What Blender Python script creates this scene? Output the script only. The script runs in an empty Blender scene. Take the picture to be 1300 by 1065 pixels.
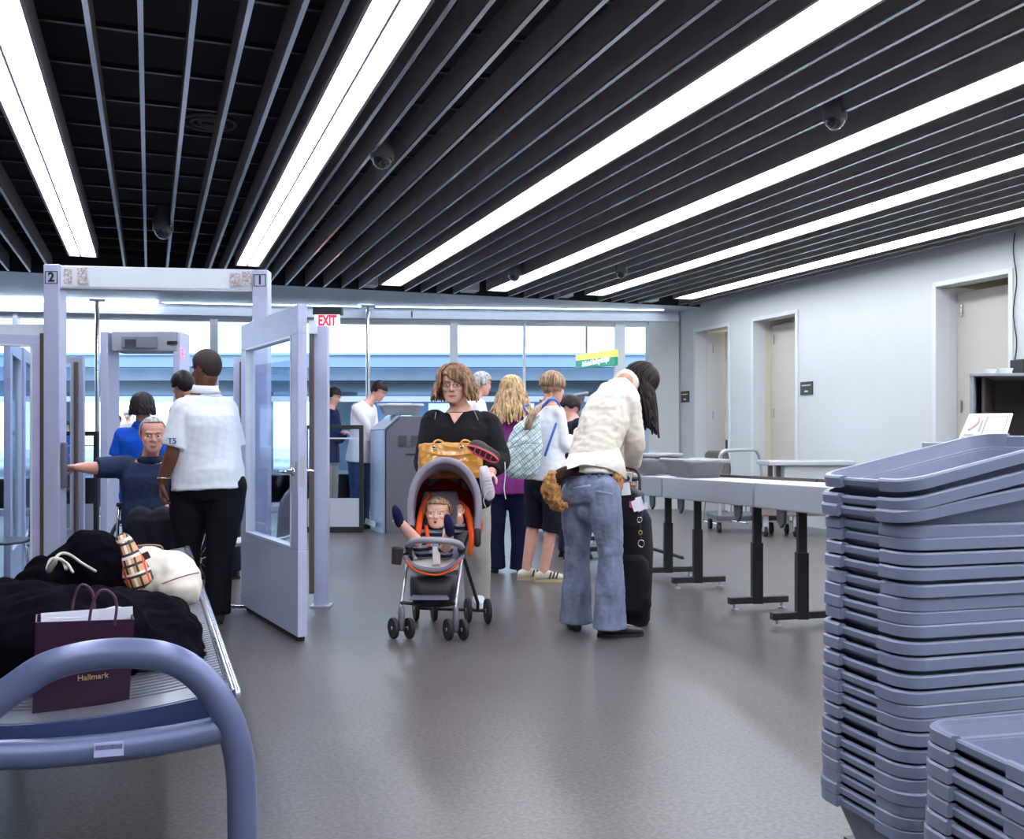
import bpy, bmesh, math, random
from mathutils import Vector, Matrix, Euler, noise
random.seed(7)
S = bpy.context.scene
COL = S.collection
F, U0, HY, HC = 1250.0, 650.0, 552.0, 1.2          # focal length, principal column, horizon row, camera height
TH = math.atan(460/1250); CT, ST = math.cos(TH), math.sin(TH)
# ---------------------------------------------------------------- camera, sky, exposure
cam = bpy.data.cameras.new('camera'); co = bpy.data.objects.new('camera', cam); COL.objects.link(co)
cam.sensor_fit = 'HORIZONTAL'; cam.sensor_width = 36; cam.lens = 36*F/1300
co.location = (0, 0, HC); co.rotation_euler = (math.pi/2, 0, -TH)
cam.shift_y = -(532.5-HY)/1300
cam.clip_start = .05; cam.clip_end = 400
S.camera = co
S.view_settings.view_transform = 'Standard'; S.view_settings.look = 'None'
S.view_settings.exposure = 0.20; S.view_settings.gamma = 1; S.view_settings.use_curve_mapping = False
W = bpy.data.worlds.new('sky'); S.world = W; W.use_nodes = True
bg = W.node_tree.nodes['Background']; bg.inputs[0].default_value = (.68, .83, 1, 1); bg.inputs[1].default_value = 3.0
LAMP = 7.2
sun = bpy.data.lights.new('sun', 'SUN'); sun.energy = 1.2; sun.angle = .3; sun.color = (.9, .95, 1)
so = bpy.data.objects.new('sun', sun); COL.objects.link(so); so.rotation_euler = (math.radians(38), 0, math.radians(-25))

# ---------------------------------------------------------------- helpers
def lin(c):
    return tuple((x/12.92 if x <= .04045 else ((x+.055)/1.055)**2.4) for x in c)
def rgb(r, g, b): return lin((r/255, g/255, b/255))
MATS = {}
def mat(name, col, rough=.5, metal=0., var=0., scale=20., bump=0., spec=.5, coat=0., stretch=None, emis=None, strength=0.):
    if name in MATS: return MATS[name]
    m = bpy.data.materials.new(name); m.use_nodes = True; nt = m.node_tree; b = nt.nodes['Principled BSDF']
    b.inputs['Base Color'].default_value = (*col, 1); b.inputs['Roughness'].default_value = rough
    b.inputs['Metallic'].default_value = metal; b.inputs['Specular IOR Level'].default_value = spec
    b.inputs['Coat Weight'].default_value = coat
    if emis: b.inputs['Emission Color'].default_value = (*emis, 1); b.inputs['Emission Strength'].default_value = strength
    if var or bump:
        tc = nt.nodes.new('ShaderNodeTexCoord'); n = nt.nodes.new('ShaderNodeTexNoise'); n.inputs['Scale'].default_value = scale
        n.inputs['Detail'].default_value = 5
        if stretch:
            mp = nt.nodes.new('ShaderNodeMapping'); mp.inputs['Scale'].default_value = stretch
            nt.links.new(tc.outputs['Object'], mp.inputs[0]); nt.links.new(mp.outputs[0], n.inputs['Vector'])
        else: nt.links.new(tc.outputs['Object'], n.inputs['Vector'])
        if var:
            r = nt.nodes.new('ShaderNodeValToRGB'); nt.links.new(n.outputs[0], r.inputs[0]); e = r.color_ramp.elements
            e[0].position = .3; e[1].position = .7
            e[0].color = (*[max(0, c*(1-var)) for c in col], 1); e[1].color = (*[min(1, c*(1+var)) for c in col], 1)
            nt.links.new(r.outputs[0], b.inputs['Base Color'])
        if bump:
            bp = nt.nodes.new('ShaderNodeBump'); bp.inputs['Strength'].default_value = bump; bp.inputs['Distance'].default_value = .01
            nt.links.new(n.outputs[0], bp.inputs['Height']); nt.links.new(bp.outputs[0], b.inputs['Normal'])
    MATS[name] = m; return m
def glass_mat(name, tint, refl=.12, rough=.02):
    m = bpy.data.materials.new(name); m.use_nodes = True; nt = m.node_tree; nt.nodes.clear()
    o = nt.nodes.new('ShaderNodeOutputMaterial'); mx = nt.nodes.new('ShaderNodeMixShader')
    t = nt.nodes.new('ShaderNodeBsdfTransparent'); g = nt.nodes.new('ShaderNodeBsdfGlossy')
    lw = nt.nodes.new('ShaderNodeLayerWeight'); lw.inputs[0].default_value = .5
    fr = nt.nodes.new('ShaderNodeMath'); fr.operation = 'POWER'; fr.inputs[1].default_value = 5.; nt.links.new(lw.outputs['Facing'], fr.inputs[0])
    fm = nt.nodes.new('ShaderNodeMath'); fm.operation = 'MULTIPLY'; fm.inputs[1].default_value = .25; nt.links.new(fr.outputs[0], fm.inputs[0]); fr = fm
    t.inputs[0].default_value = (*tint, 1); g.inputs['Roughness'].default_value = rough
    ma = nt.nodes.new('ShaderNodeMath'); ma.operation = 'ADD'; ma.inputs[1].default_value = refl
    nt.links.new(fr.outputs[0], ma.inputs[0]); nt.links.new(ma.outputs[0], mx.inputs[0])
    nt.links.new(t.outputs[0], mx.inputs[1]); nt.links.new(g.outputs[0], mx.inputs[2]); nt.links.new(mx.outputs[0], o.inputs[0])
    MATS[name] = m; return m
def emit(name, col, s):
    m = bpy.data.materials.new(name); m.use_nodes = True; b = m.node_tree.nodes['Principled BSDF']
    b.inputs['Base Color'].default_value = (*col, 1); b.inputs['Emission Color'].default_value = (*col, 1); b.inputs['Emission Strength'].default_value = s
    MATS[name] = m; return m

def A(px, py, d):   # a photo column and row at depth d -> viewing frame (across, depth, height)
    return Vector(((px-U0)*d/F, d, HC-(py-HY)*d/F))
def Wd(v):          # viewing frame -> world (Y runs along the ceiling strips)
    return Vector((v[0]*CT+v[1]*ST, v[1]*CT-v[0]*ST, v[2]))
def G(px, py):      # floor point
    return A(px, py, HC*F/(py-HY))
BASE = {}
def setbase(o, base, frame, rz=0.):
    if frame == 'cam':
        o.location = Wd(base); o.rotation_euler = (0, 0, -TH+rz)
    else:
        o.location = base; o.rotation_euler = (0, 0, rz)
    BASE[o.name] = (Vector(base), rz)
def info(o, label, cat, group=None):
    o['label'] = label; o['category'] = cat
    if group: o['group'] = group
def thing(name, label, cat, base=(0, 0, 0), frame='cam', group=None):
    o = bpy.data.objects.new(name, None); COL.objects.link(o); o.empty_display_size = .1
    setbase(o, base, frame); info(o, label, cat, group); return o

class MB:
    def __init__(s): s.bm = bmesh.new()
    def add(s, vs, fs):
        v = [s.bm.verts.new(p) for p in vs]
        for f in fs:
            try: s.bm.faces.new([v[i] for i in f])
            except ValueError: pass
        return v
    def box(s, c, size, rot=None, taper=1.):
        x, y, z = [k/2 for k in size]; R = rot.to_matrix() if rot is not None and isinstance(rot, Euler) else (rot or Matrix.Identity(3))
        p = []
        for sz in (-1, 1):
            t = taper if sz > 0 else 1.
            for sx, sy in ((-1, -1), (1, -1), (1, 1), (-1, 1)): p.append(Vector(c)+R @ Vector((sx*x*t, sy*y*t, sz*z)))
        s.add(p, [(0, 3, 2, 1), (4, 5, 6, 7), (0, 1, 5, 4), (1, 2, 6, 5), (2, 3, 7, 6), (3, 0, 4, 7)]); return s
    def bx(s, a, b):
        a, b = Vector(a), Vector(b); return s.box((a+b)/2, [abs(k) for k in (b-a)])
    def prism(s, pts, off):
        n = len(pts); pts = [Vector(p) for p in pts]; off = Vector(off)
        s.add(pts+[p+off for p in pts], [tuple(range(n)), tuple(range(2*n-1, n-1, -1))]+[(i, i+n, (i+1) % n+n, (i+1) % n) for i in range(n)]); return s
    def rings(s, R, cap=True, close=False, n=None):
        n = len(R[0]); vs = [p for r in R for p in r]; fs = []
        m = len(R)
        for i in range(m if close else m-1):
            k = (i+1) % m
            for j in range(n):
                fs.append((i*n+j, i*n+(j+1) % n, k*n+(j+1) % n, k*n+j))
        if cap and not close:
            fs.append(tuple(range(n-1, -1, -1))); fs.append(tuple((m-1)*n+j for j in range(n)))
        s.add(vs, fs); return s
    def loft(s, secs, n=20, cap=True, pw=2.):   # secs: (centre, xaxis, yaxis, rx, ry)
        R = []
        for c, xa, ya, rx, ry in secs:
            r = []
            for k in range(n):
                a = 2*math.pi*k/n; ca, sa = math.cos(a), math.sin(a)
                r.append(Vector(c)+Vector(xa)*rx*math.copysign(abs(ca)**(2/pw), ca)+Vector(ya)*ry*math.copysign(abs(sa)**(2/pw), sa))
            R.append(r)
        return s.rings(R, cap)
    def tube(s, pts, r, n=10, ref=(0, 0, 1), asp=1., dome=True, smooth=0, close=False):
        pts = [Vector(p) for p in pts]; rs = list(r) if isinstance(r, (list, tuple)) else [r]*len(pts)
        if smooth: pts, rs = spline(pts, rs, smooth, close)
        secs = []; ya = None; m = len(pts)
        for i, p in enumerate(pts):
            if close: t = pts[(i+1) % m]-pts[i-1]
            else: t = pts[min(i+1, m-1)]-pts[max(i-1, 0)]
            if t.length < 1e-9: t = Vector((0, 0, 1))
            t.normalize()
            if ya is None:
                q = Vector(ref)
                if abs(q.normalized().dot(t)) > .97: q = Vector((0, 1, 0)) if abs(t.y) < .9 else Vector((1, 0, 0))
                ya = q-t*q.dot(t)
            else: ya = ya-t*ya.dot(t)
            ya.normalize(); xa = t.cross(ya)
            secs.append((p, xa, ya, rs[i], rs[i]*asp, t))
        if close:
            R = [[c+xa*rx*math.cos(2*math.pi*k/n)+yb*ry*math.sin(2*math.pi*k/n) for k in range(n)] for c, xa, yb, rx, ry, t in secs]
            return s.rings(R, close=True)
        if dome:
            c, xa, yb, rx, ry, t = secs[0]; pre = [(c-t*rx*k, xa, yb, rx*q, ry*q, t) for k, q in ((.95, .3), (.7, .7))]
            c, xa, yb, rx, ry, t = secs[-1]; post = [(c+t*rx*k, xa, yb, rx*q, ry*q, t) for k, q in ((.7, .7), (.95, .3))]
            secs = pre+secs+post
        return s.loft([q[:5] for q in secs], n)
    def ell(s, c, r, R=None, n=16, m=10):
        c = Vector(c); R = R or Matrix.Identity(3); rr = []
        for i in range(1, m):
            a = math.pi*i/m; rr.append([c+R @ Vector((r[0]*math.sin(a)*math.cos(2*math.pi*j/n), r[1]*math.sin(a)*math.sin(2*math.pi*j/n), -r[2]*math.cos(a))) for j in range(n)])
        a = len(rr); vs = [p for q in rr for p in q]; fs = []
        for i in range(a-1):
            for j in range(n): fs.append((i*n+j, i*n+(j+1) % n, (i+1)*n+(j+1) % n, (i+1)*n+j))
        vs += [c+R @ Vector((0, 0, -r[2])), c+R @ Vector((0, 0, r[2]))]; b = len(vs)-2
        for j in range(n):
            fs.append((b, (j+1) % n, j)); fs.append((b+1, (a-1)*n+j, (a-1)*n+(j+1) % n))
        s.add(vs, fs); return s
    def lathe(s, c, prof, ax=(0, 0, 1), n=24):   # prof: (radius, height)
        ax = Vector(ax).normalized(); q = Vector((1, 0, 0)) if abs(ax.x) < .9 else Vector((0, 1, 0))
        xa = (q-ax*q.dot(ax)).normalized(); ya = ax.cross(xa)
        return s.loft([(Vector(c)+ax*h, xa, ya, max(r, 1e-4), max(r, 1e-4)) for r, h in prof], n)
    def build(s, name, m, parent=None, frame='cam', base=None, smooth=None, bevel=0, label=None, noiseamp=0, nscale=8, remesh=0, sm_iter=0, subd=0, solid=0):
        bm = s.bm; bmesh.ops.recalc_face_normals(bm, faces=bm.faces)
        if parent is not None: b0, rz = BASE[parent.name]
        else: b0, rz = Vector(base if base is not None else (0, 0, 0)), 0
        me = bpy.data.meshes.new(name)
        bmesh.ops.translate(bm, vec=-b0, verts=bm.verts)
        bm.to_mesh(me); bm.free()
        if remesh or sm_iter or subd:
            t = bpy.data.objects.new('tmp', me); COL.objects.link(t)
            if remesh:
                md = t.modifiers.new('r', 'REMESH'); md.mode = 'VOXEL'; md.voxel_size = remesh; md.use_smooth_shade = True
            if subd:
                md = t.modifiers.new('u', 'SUBSURF'); md.levels = subd; md.render_levels = subd
            if sm_iter:
                md = t.modifiers.new('s', 'SMOOTH'); md.iterations = sm_iter; md.factor = .5
            dg = bpy.context.evaluated_depsgraph_get(); ev = t.evaluated_get(dg)
            me2 = bpy.data.meshes.new_from_object(ev); bpy.data.objects.remove(t); bpy.data.meshes.remove(me); me = me2; me.name = name
            if smooth is None: smooth = True
        if noiseamp:
            ns = [v.normal.copy() for v in me.vertices]
            for v, nn in zip(me.vertices, ns):
                p = v.co
                k = noise.noise(Vector((p.x*nscale, p.y*nscale, p.z*nscale*.6)))+.5*noise.noise(Vector((p.x*nscale*2.3+5, p.y*nscale*2.3, p.z*nscale*3+2)))
                v.co = p+nn*k*noiseamp
        o = bpy.data.objects.new(name, me); COL.objects.link(o)
        ms = m if isinstance(m, (list, tuple)) else [m]
        me.materials.clear()
        for k in ms: me.materials.append(k)
        if smooth is None: smooth = False
        if smooth:
            for p in me.polygons: p.use_smooth = True
        if bevel:
            md = o.modifiers.new('bevel', 'BEVEL'); md.width = bevel; md.segments = 2; md.limit_method = 'ANGLE'; md.angle_limit = math.radians(40)
        if solid:
            md = o.modifiers.new('solid', 'SOLIDIFY'); md.thickness = solid; md.offset = 1
        if parent is not None: o.parent = parent; BASE[o.name] = BASE[parent.name]
        else: setbase(o, b0, frame)
        if parent is not None and BASE[parent.name][0] != b0: pass
        if label: o['label'] = label
        return o
def sub(o_parent, mb, name, m, **k):     # a sub-part: same coordinates as its part's thing
    return mb.build(name, m, o_parent, **k)
def spline(pts, rs, k=4, close=False):
    n = len(pts); P = []; R = []
    rng = range(n if close else n-1)
    for i in rng:
        g = (lambda a: a % n) if close else (lambda a: min(max(a, 0), n-1))
        p0, p1, p2, p3 = pts[g(i-1)], pts[g(i)], pts[g(i+1)], pts[g(i+2)]
        for j in range(k):
            t = j/k
            P.append(.5*((2*p1)+(-p0+p2)*t+(2*p0-5*p1+4*p2-p3)*t*t+(-p0+3*p1-3*p2+p3)*t**3)); R.append(rs[g(i)]*(1-t)+rs[g(i+1)]*t)
    if not close: P.append(pts[-1]); R.append(rs[-1])
    return P, R
def struct(o, label=None):
    o['kind'] = 'structure'
    if label: o['label'] = label
    return o
def copy_tree(o, parent=None):
    c = o.copy(); COL.objects.link(c); c.parent = parent; BASE[c.name] = BASE[o.name]
    for ch in list(o.children):
        copy_tree(ch, c)
    return c
def text_mesh(name, body, size, mt, parent, loc, rot, extrude=.0008, frame='cam', align='CENTER', sx=1., bold=0.):
    cu = bpy.data.curves.new(name, 'FONT'); cu.body = body; cu.size = size; cu.extrude = extrude; cu.align_x = align; cu.align_y = 'CENTER'; cu.resolution_u = 3; cu.offset = bold
    t = bpy.data.objects.new('tmp', cu); COL.objects.link(t)
    me = bpy.data.meshes.new_from_object(t.evaluated_get(bpy.context.evaluated_depsgraph_get())); bpy.data.objects.remove(t)
    me.transform(Matrix.Diagonal((sx, 1, 1, 1)))
    o = bpy.data.objects.new(name, me); COL.objects.link(o); me.materials.clear(); me.materials.append(mt)
    o.parent = parent; o.location = Vector(loc)-BASE[parent.name][0]; o.rotation_euler = rot; BASE[o.name] = BASE[parent.name]
    return o
FACE_CAM = Euler((math.pi/2, 0, 0))      # text upright, facing the viewer, in the viewing frame
# ---------------------------------------------------------------- materials
def floor_mat():
    m = bpy.data.materials.new('speckled_floor'); m.use_nodes = True; nt = m.node_tree; b = nt.nodes['Principled BSDF']
    tc = nt.nodes.new('ShaderNodeTexCoord')
    n1 = nt.nodes.new('ShaderNodeTexNoise'); n1.inputs['Scale'].default_value = 60; n1.inputs['Detail'].default_value = 3
    n2 = nt.nodes.new('ShaderNodeTexNoise'); n2.inputs['Scale'].default_value = 1.1; n2.inputs['Detail'].default_value = 6
    for n in (n1, n2): nt.links.new(tc.outputs['Object'], n.inputs['Vector'])
    r1 = nt.nodes.new('ShaderNodeValToRGB'); e = r1.color_ramp.elements; e[0].position = .35; e[1].position = .65
    e[0].color = (.070, .058, .058, 1); e[1].color = (.130, .112, .110, 1); nt.links.new(n1.outputs[0], r1.inputs[0])
    r2 = nt.nodes.new('ShaderNodeValToRGB'); e = r2.color_ramp.elements; e[0].position = .3; e[1].position = .7
    e[0].color = (.82, .82, .82, 1); e[1].color = (1.1, 1.1, 1.1, 1); nt.links.new(n2.outputs[0], r2.inputs[0])
    mx = nt.nodes.new('ShaderNodeMixRGB'); mx.blend_type = 'MULTIPLY'; mx.inputs[0].default_value = 1
    nt.links.new(r1.outputs[0], mx.inputs[1]); nt.links.new(r2.outputs[0], mx.inputs[2]); nt.links.new(mx.outputs[0], b.inputs['Base Color'])
    b.inputs['Roughness'].default_value = .33
    b.inputs['Specular IOR Level'].default_value = .55
    return m
M_FLOOR = floor_mat()
M_WALL = mat('painted_wall', rgb(190, 193, 194), .6, var=.02, scale=3)
M_WHITE = mat('white_paint', rgb(226, 228, 232), .4)
M_TRIM = mat('trim_paint', rgb(200, 202, 206), .4)
M_BEIGE = mat('beige_room', rgb(205, 198, 182), .6)
M_DARKCEIL = mat('plenum_black', (.02, .02, .024), .8)
M_BAF = mat('baffle_charcoal', (.30, .275, .275), .5, spec=.5, var=.1, scale=6)
M_BAFE = mat('baffle_edge', (.60, .64, .70), .22, metal=.8)
M_ALU = mat('lavender_aluminium', rgb(188, 190, 220), .35, metal=.15, var=.04, scale=9)
M_ALU2 = mat('pale_aluminium', rgb(220, 224, 234), .35, metal=.15)
M_BRONZE = mat('rubber_seal', rgb(92, 78, 74), .6)
M_STEEL = mat('brushed_steel', rgb(186, 186, 192), .32, metal=.45, var=.05, scale=14, stretch=(1, 1, 12))
M_CHROME = mat('chrome', (.75, .76, .78), .12, metal=1)
M_BLACK = mat('black_metal', (.018, .017, .020), .4)
M_RUB = mat('black_rubber', (.012, .012, .013), .7)
M_DGREY = mat('grey_plastic_dark', (.075, .077, .09), .5)
M_GLASS = glass_mat('clear_glass', (.92, .97, .99), .0)
M_GLASS2 = glass_mat('partition_glass', (.84, .90, .96), .035)
M_TUBE = emit('fluorescent', (.86, .915, 1.0), LAMP*2.3)
M_CONC = mat('concrete', rgb(165, 180, 200), .8, var=.08, scale=2)
M_PARA = mat('parapet', rgb(150, 172, 205), .7, var=.03, scale=1)
M_ROAD = mat('pavement', rgb(190, 196, 202), .8, var=.05, scale=3)

# ---------------------------------------------------------------- room shell
HT = 3.2; XW = 8.07
mb = MB().bx((-6, -4, -.12), (16, 30, 0)); struct(mb.build('floor', M_FLOOR, frame='world'))
# glass wall line (skewed), its beam and the pale soffit before it
def GW(x): return 14.12+(XW-x)*(.268 if x > 2.85 else 0)+(0 if x > 2.85 else (XW-2.85)*.268+(2.85-x)*.19)
mb = MB().bx((-6, -4, 3.95), (XW+.3, 17.6, 4.1)); ceil = struct(mb.build('ceiling', M_DARKCEIL, frame='world'))
SE = 13.45
pts = [(-6, SE, HT), (XW, SE, HT), (XW, GW(XW)+.1, HT), (2.85, GW(2.85)+.1, HT), (-6, GW(-6)+.1, HT)]
M_SOF = mat('soffit_paint', rgb(214, 222, 236), .38, metal=.45)
mb = MB().prism(pts, (0, 0, .16)); struct(mb.build('trim_1', M_SOF, frame='world'), None)
mb = MB().bx((-6, SE-.03, HT), (XW, SE, 3.95)); struct(mb.build('trim_2', M_DARKCEIL, frame='world'))
# baffles: children of the ceiling
def baffle(x, y0=-3.9, y1=SE-.05):
    mb = MB(); w, h = .020, .20
    mb.bx((x-w/2, y0, HT+.012), (x+w/2, y1, HT+h)); mb.bx((x-w/2-.003, y0, HT), (x+w/2+.003, y1, HT+.012))
    o = mb.build('baffle', [M_BAF, M_BAFE], ceil)
    for k, p in enumerate(o.data.polygons): p.material_index = 0 if k < 6 else 1
    return o
K = 2.0*CT
rat = [-1.75+.127*i for i in range(11)]
rat += [-.15, -.022, .105, .235, .362, .455, .70]
rat += [.79, .912, 1.05, 1.18, 1.31, 1.437, 1.78, 1.905, 2.03, 2.155, 2.60, 2.73, 2.86, 2.985, 3.36, 3.48, 3.60, 3.72, 4.09, 4.19]
rat = [r for r in rat if not (-.50 < r < -.24)]
b0 = baffle(rat[0]*K)
for r in rat[1:]:
    c = b0.copy(); COL.objects.link(c); c.parent = ceil; c.location = ((r-rat[0])*K, 0, 0)
mb = MB().bx((-5.9, -3.5, 3.42), (XW, -3.47, 3.45)); run = mb.build('carrier_rail', mat('rail_dark', (.07, .07, .085), .3, metal=.6), ceil)
for i in range(1, 28):
    c = run.copy(); COL.objects.link(c); c.parent = ceil; c.location = (0, i*.62, 0)
# light strips
def strip(ra, rb, y1, label, y0=-3.5, twin=None):
    xa, xb = ra*K, rb*K
    t = thing('ceiling_light', label, 'ceiling light', ((xa+xb)/2, y0, HT), 'world', 'long fluorescent strips in the baffle ceiling')
    mb = MB(); mb.bx((xa-.02, y0, HT-.005), (xa, y1, HT+.16)); mb.bx((xb, y0, HT-.005), (xb+.02, y1, HT+.16)); mb.bx((xa, y0, HT+.14), (xb, y1, HT+.16))
    mb.bx((xa-.02, y1, HT-.005), (xb+.02, y1+.02, HT+.16))
    mb.build('housing', M_BAF, t)
    if twin:
        xm = twin*K; MB().bx((xm-.008, y0, HT-.004), (xm+.008, y1, HT+.10)).build('divider', M_ALU, t)
        MB().bx((xa, y0, HT+.015), (xm-.009, y1, HT+.03)).build('diffuser', M_TUBE, t); MB().bx((xm+.009, y0, HT+.015), (xb, y1, HT+.03)).build('diffuser', M_TUBE, t)
    else:
        MB().bx((xa, y0, HT+.015), (xb, y1, HT+.03)).build('diffuser', M_TUBE, t)
strip(-.445, -.30, 12.0, 'twin fluorescent ceiling strip ending above the gate post numbered 2', twin=-.385)
strip(.512, .645, 12.0, 'twin fluorescent ceiling strip ending above the gate post numbered 1', twin=.575)
strip(1.54, 1.68, 12.9, 'wide white ceiling strip running over the stroller, third from the gate side')
strip(2.34, 2.48, 12.9, 'white ceiling strip fourth from the gate side, a camera dome beside its far end')
strip(3.11, 3.25, 12.8, 'slim white ceiling strip second from the wall with doorways')
strip(3.84, 3.99, 12.7, 'slim white ceiling strip nearest the wall with doorways')
# end blocks between baffles by the soffit
for i, r in enumerate((1.50, 2.27, 3.04, 3.79)):
    t = MB().bx((r*K-.12, SE-.28, HT+.02), (r*K+.10, SE-.06, HT+.18)).build('end_bracket', M_ALU2, ceil, bevel=.01)
# right wall with three doorways, reveals, leaves
doors = [(12.50, 13.63, 2.84), (10.6, 11.62, 2.84), (7.46, 8.53, 2.84)]
def yw(px):
    t = (px-U0)/F; d = XW/(t*CT+ST); return d*(CT-t*ST)
doors = [(yw(925.5), yw(883.5), 2.82), (yw(1011), yw(957), 2.82), (yw(1282.5), yw(1189), 2.82)]
mb = MB(); T = .18; edges = [17.6]
prev = 14.4
for ya, yb, h in doors:
    mb.bx((XW, yb, 0), (XW+T, prev, HT+.8)); mb.bx((XW, ya, h), (XW+T, yb, HT+.8)); prev = ya
mb.bx((XW, -4, 0), (XW+T, prev, HT+.8)); struct(mb.build('wall_right', M_WALL, frame='world'))
for i, (ya, yb, h) in enumerate(doors):
    dr = bpy.data.objects.new('door_%d' % (i+1), None); COL.objects.link(dr); setbase(dr, (XW, (ya+yb)/2, 0), 'world'); struct(dr)
    f = .045; mb = MB()
    mb.bx((XW-.02, ya-f, 0), (XW+T+.01, ya+.008, h+f)); mb.bx((XW-.02, yb-.008, 0), (XW+T+.01, yb+f, h+f)); mb.bx((XW-.02, ya+.008, h-.008), (XW+T+.01, yb-.008, h+f))
    mb.build('door_frame', M_TRIM, dr, bevel=.004)
    MB().bx((XW+T+.011, yb-.008, 0), (XW+T+.34, yb+.03, h)).build('reveal', M_TRIM, dr)
    # reveal and leaf swung back into the room behind
    mb = MB(); w = yb-ya
    if i == 0: mb.bx((XW+.45, ya-.9, .01), (XW+.50, yb-.12, h)); lm = mat('cream_leaf', rgb(232, 226, 210), .5)
    else: mb.bx((XW+.28, yb-w*.98-.02, .01), (XW+.325, yb-.012, h-.06)); lm = mat('beige_leaf', rgb(188, 182, 172), .5)
    mb.build('door_leaf', lm, dr, bevel=.003)
    mb = MB(); hx = XW+.26
    for hz in (.3, 1.45, 2.5): mb.tube([(hx, yb-.09, hz), (hx, yb-.09, hz+.12)], .012, 8)
    mb.build('hinge', M_CHROME if i == 2 else M_STEEL, dr)
    if i == 0:
        mb = MB().box((XW+.44, yb-.2, 1.02), (.03, .05, .2)); mb.build('door_handle', M_BLACK, dr, bevel=.005)
# rooms behind the doorways
mb = MB(); x0, x1 = XW+T, 12
for i, (y0, y1) in enumerate(((12.0, 14.3), (9.4, 11.95), (6.2, 9.35))):
    mb.bx((x1, y0, 0), (x1+.1, y1, 3.2)); mb.bx((x0, y1, 0), (x1, y1+.04, 3.2)); mb.bx((x0, y0-.04, 0), (x1, y0, 3.2)); mb.bx((x0, y0, 3.2), (x1, y1, 3.3))
struct(mb.build('wall_side_rooms', M_BEIGE, frame='world'))
for i, (y, x) in enumerate(((13.2, 10), (10.6, 10), (7.7, 9.6))):  # unseen lamps; the far one is strong to brighten its cream leaf
    t = thing('unseen_room_light', 'unseen square ceiling lamp in the small room behind the %s doorway' % ('far', 'middle', 'near')[i], 'ceiling light', (x, y, 3.19), 'world')
    MB().bx((x-.35, y-.35, 3.165), (x+.35, y+.35, 3.19)).build('frame', M_WHITE, t); MB().bx((x-.3, y-.3, 3.15), (x+.3, y+.3, 3.164)).build('diffuser', emit('room_lamp_%d' % i, (1, .96, .88), (34, 9, 8)[i]), t)
# other walls
struct(MB().bx((-6.15, -4, 0), (-6, 17.6, 4.1)).build('wall_left', M_WALL, frame='world'))
struct(MB().bx((-6.15, -4.15, 0), (XW+T, -4, 4.1)).build('wall_behind', M_WALL, frame='world'))
# glass wall
GWW = bpy.data.objects.new('window_1', None); COL.objects.link(GWW); setbase(GWW, (2.85, GW(2.85), 0), 'world'); struct(GWW)
def seg(mb, xa, xb, z0, z1, t0, t1):
    a = Vector((xa, GW(xa), 0)); b = Vector((xb, GW(xb), 0)); n = Vector((-(b-a).y, (b-a).x, 0)).normalized()
    if n.y < 0: n = -n
    mb.prism([a+n*t0+Vector((0, 0, z0)), b+n*t0+Vector((0, 0, z0)), b+n*t1+Vector((0, 0, z0)), a+n*t1+Vector((0, 0, z0))], (0, 0, z1-z0))
ZB0, ZB1 = 3.03, 3.16
mb = MB(); seg(mb, 2.85, XW, ZB0, ZB1, -.12, .14); seg(mb, -6, 2.85, ZB0, ZB1, -.12, .14); mb.build('header_beam', M_ALU2, GWW, bevel=.006)
mb = MB(); seg(mb, 2.85, XW, ZB1, HT, -.02, .1); seg(mb, -6, 2.85, ZB1, HT, -.02, .1); mb.build('header_cap', M_SOF, GWW)
mb = MB(); seg(mb, 2.85, XW, 2.95, ZB0, -.03, .05); seg(mb, -6, 2.85, 2.95, ZB0, -.03, .05); mb.build('head_rail', M_ALU2, GWW)
mb = MB(); seg(mb, 2.85, XW, 0, .09, -.04, .05); seg(mb, -6, 2.85, 0, .09, -.04, .05); mb.build('sill_rail', M_ALU2, GWW)
def xg(px):  # column -> x on the glass line
    t = (px-U0)/F; lo, hi = -6., XW
    for _ in range(40):
        m = (lo+hi)/2; d = m*ST+GW(m)*CT; lat = m*CT-GW(m)*ST
        if lat/d < t: lo = m
        else: hi = m
    return lo
mull = [(571, 581, 0), (780, 793, 0), (267, 277, 0), (17, 24, 0), (664, 667, 1)]
for a, b, k in mull:
    mb = MB(); seg(mb, xg(a), xg(b), 0, ZB0, -.06, .06); mb.build('mullion', M_ALU2, GWW, bevel=.004)
cuts = [-6, xg(20), xg(272), xg(576), xg(786), xg(822)]
for a, b in zip(cuts, cuts[1:]):
    if a < 2.85 < b: cc = [a, 2.85, b]
    else: cc = [a, b]
    for p, q in zip(cc, cc[1:]):
        mb = MB(); seg(mb, p, q, .05, 2.97, -.006, .006); mb.build('pane', M_GLASS, GWW)
# wall pier between the glass and the wall with doorways
mb = MB(); seg(mb, xg(822), XW, 0, ZB0, -.10, .16); struct(mb.build('wall_back', M_WALL, frame='world'))
# free standing steel posts in front of the glass
for px, lab in ((458, 'thin steel post rising to the beam beside the low black-framed barrier'), (126, 'thin steel post rising to the beam beside the metal detector')):
    x = xg(px); y = GW(x)-.55 if px == 458 else GW(x)-.6
    t = thing('steel_post', lab, 'post', (x, y, 0), 'world')
    mb = MB().lathe((x, y, .0), [(.055, 0), (.055, .012), (.032, .02), (.032, ZB0+.12)]); mb.build('pole', M_CHROME, t, smooth=False)
    MB().bx((x-.11, y-.04, ZB0+.12), (x+.11, y+.3, ZB0+.15)).build('top_bracket', M_CHROME, t)
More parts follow.
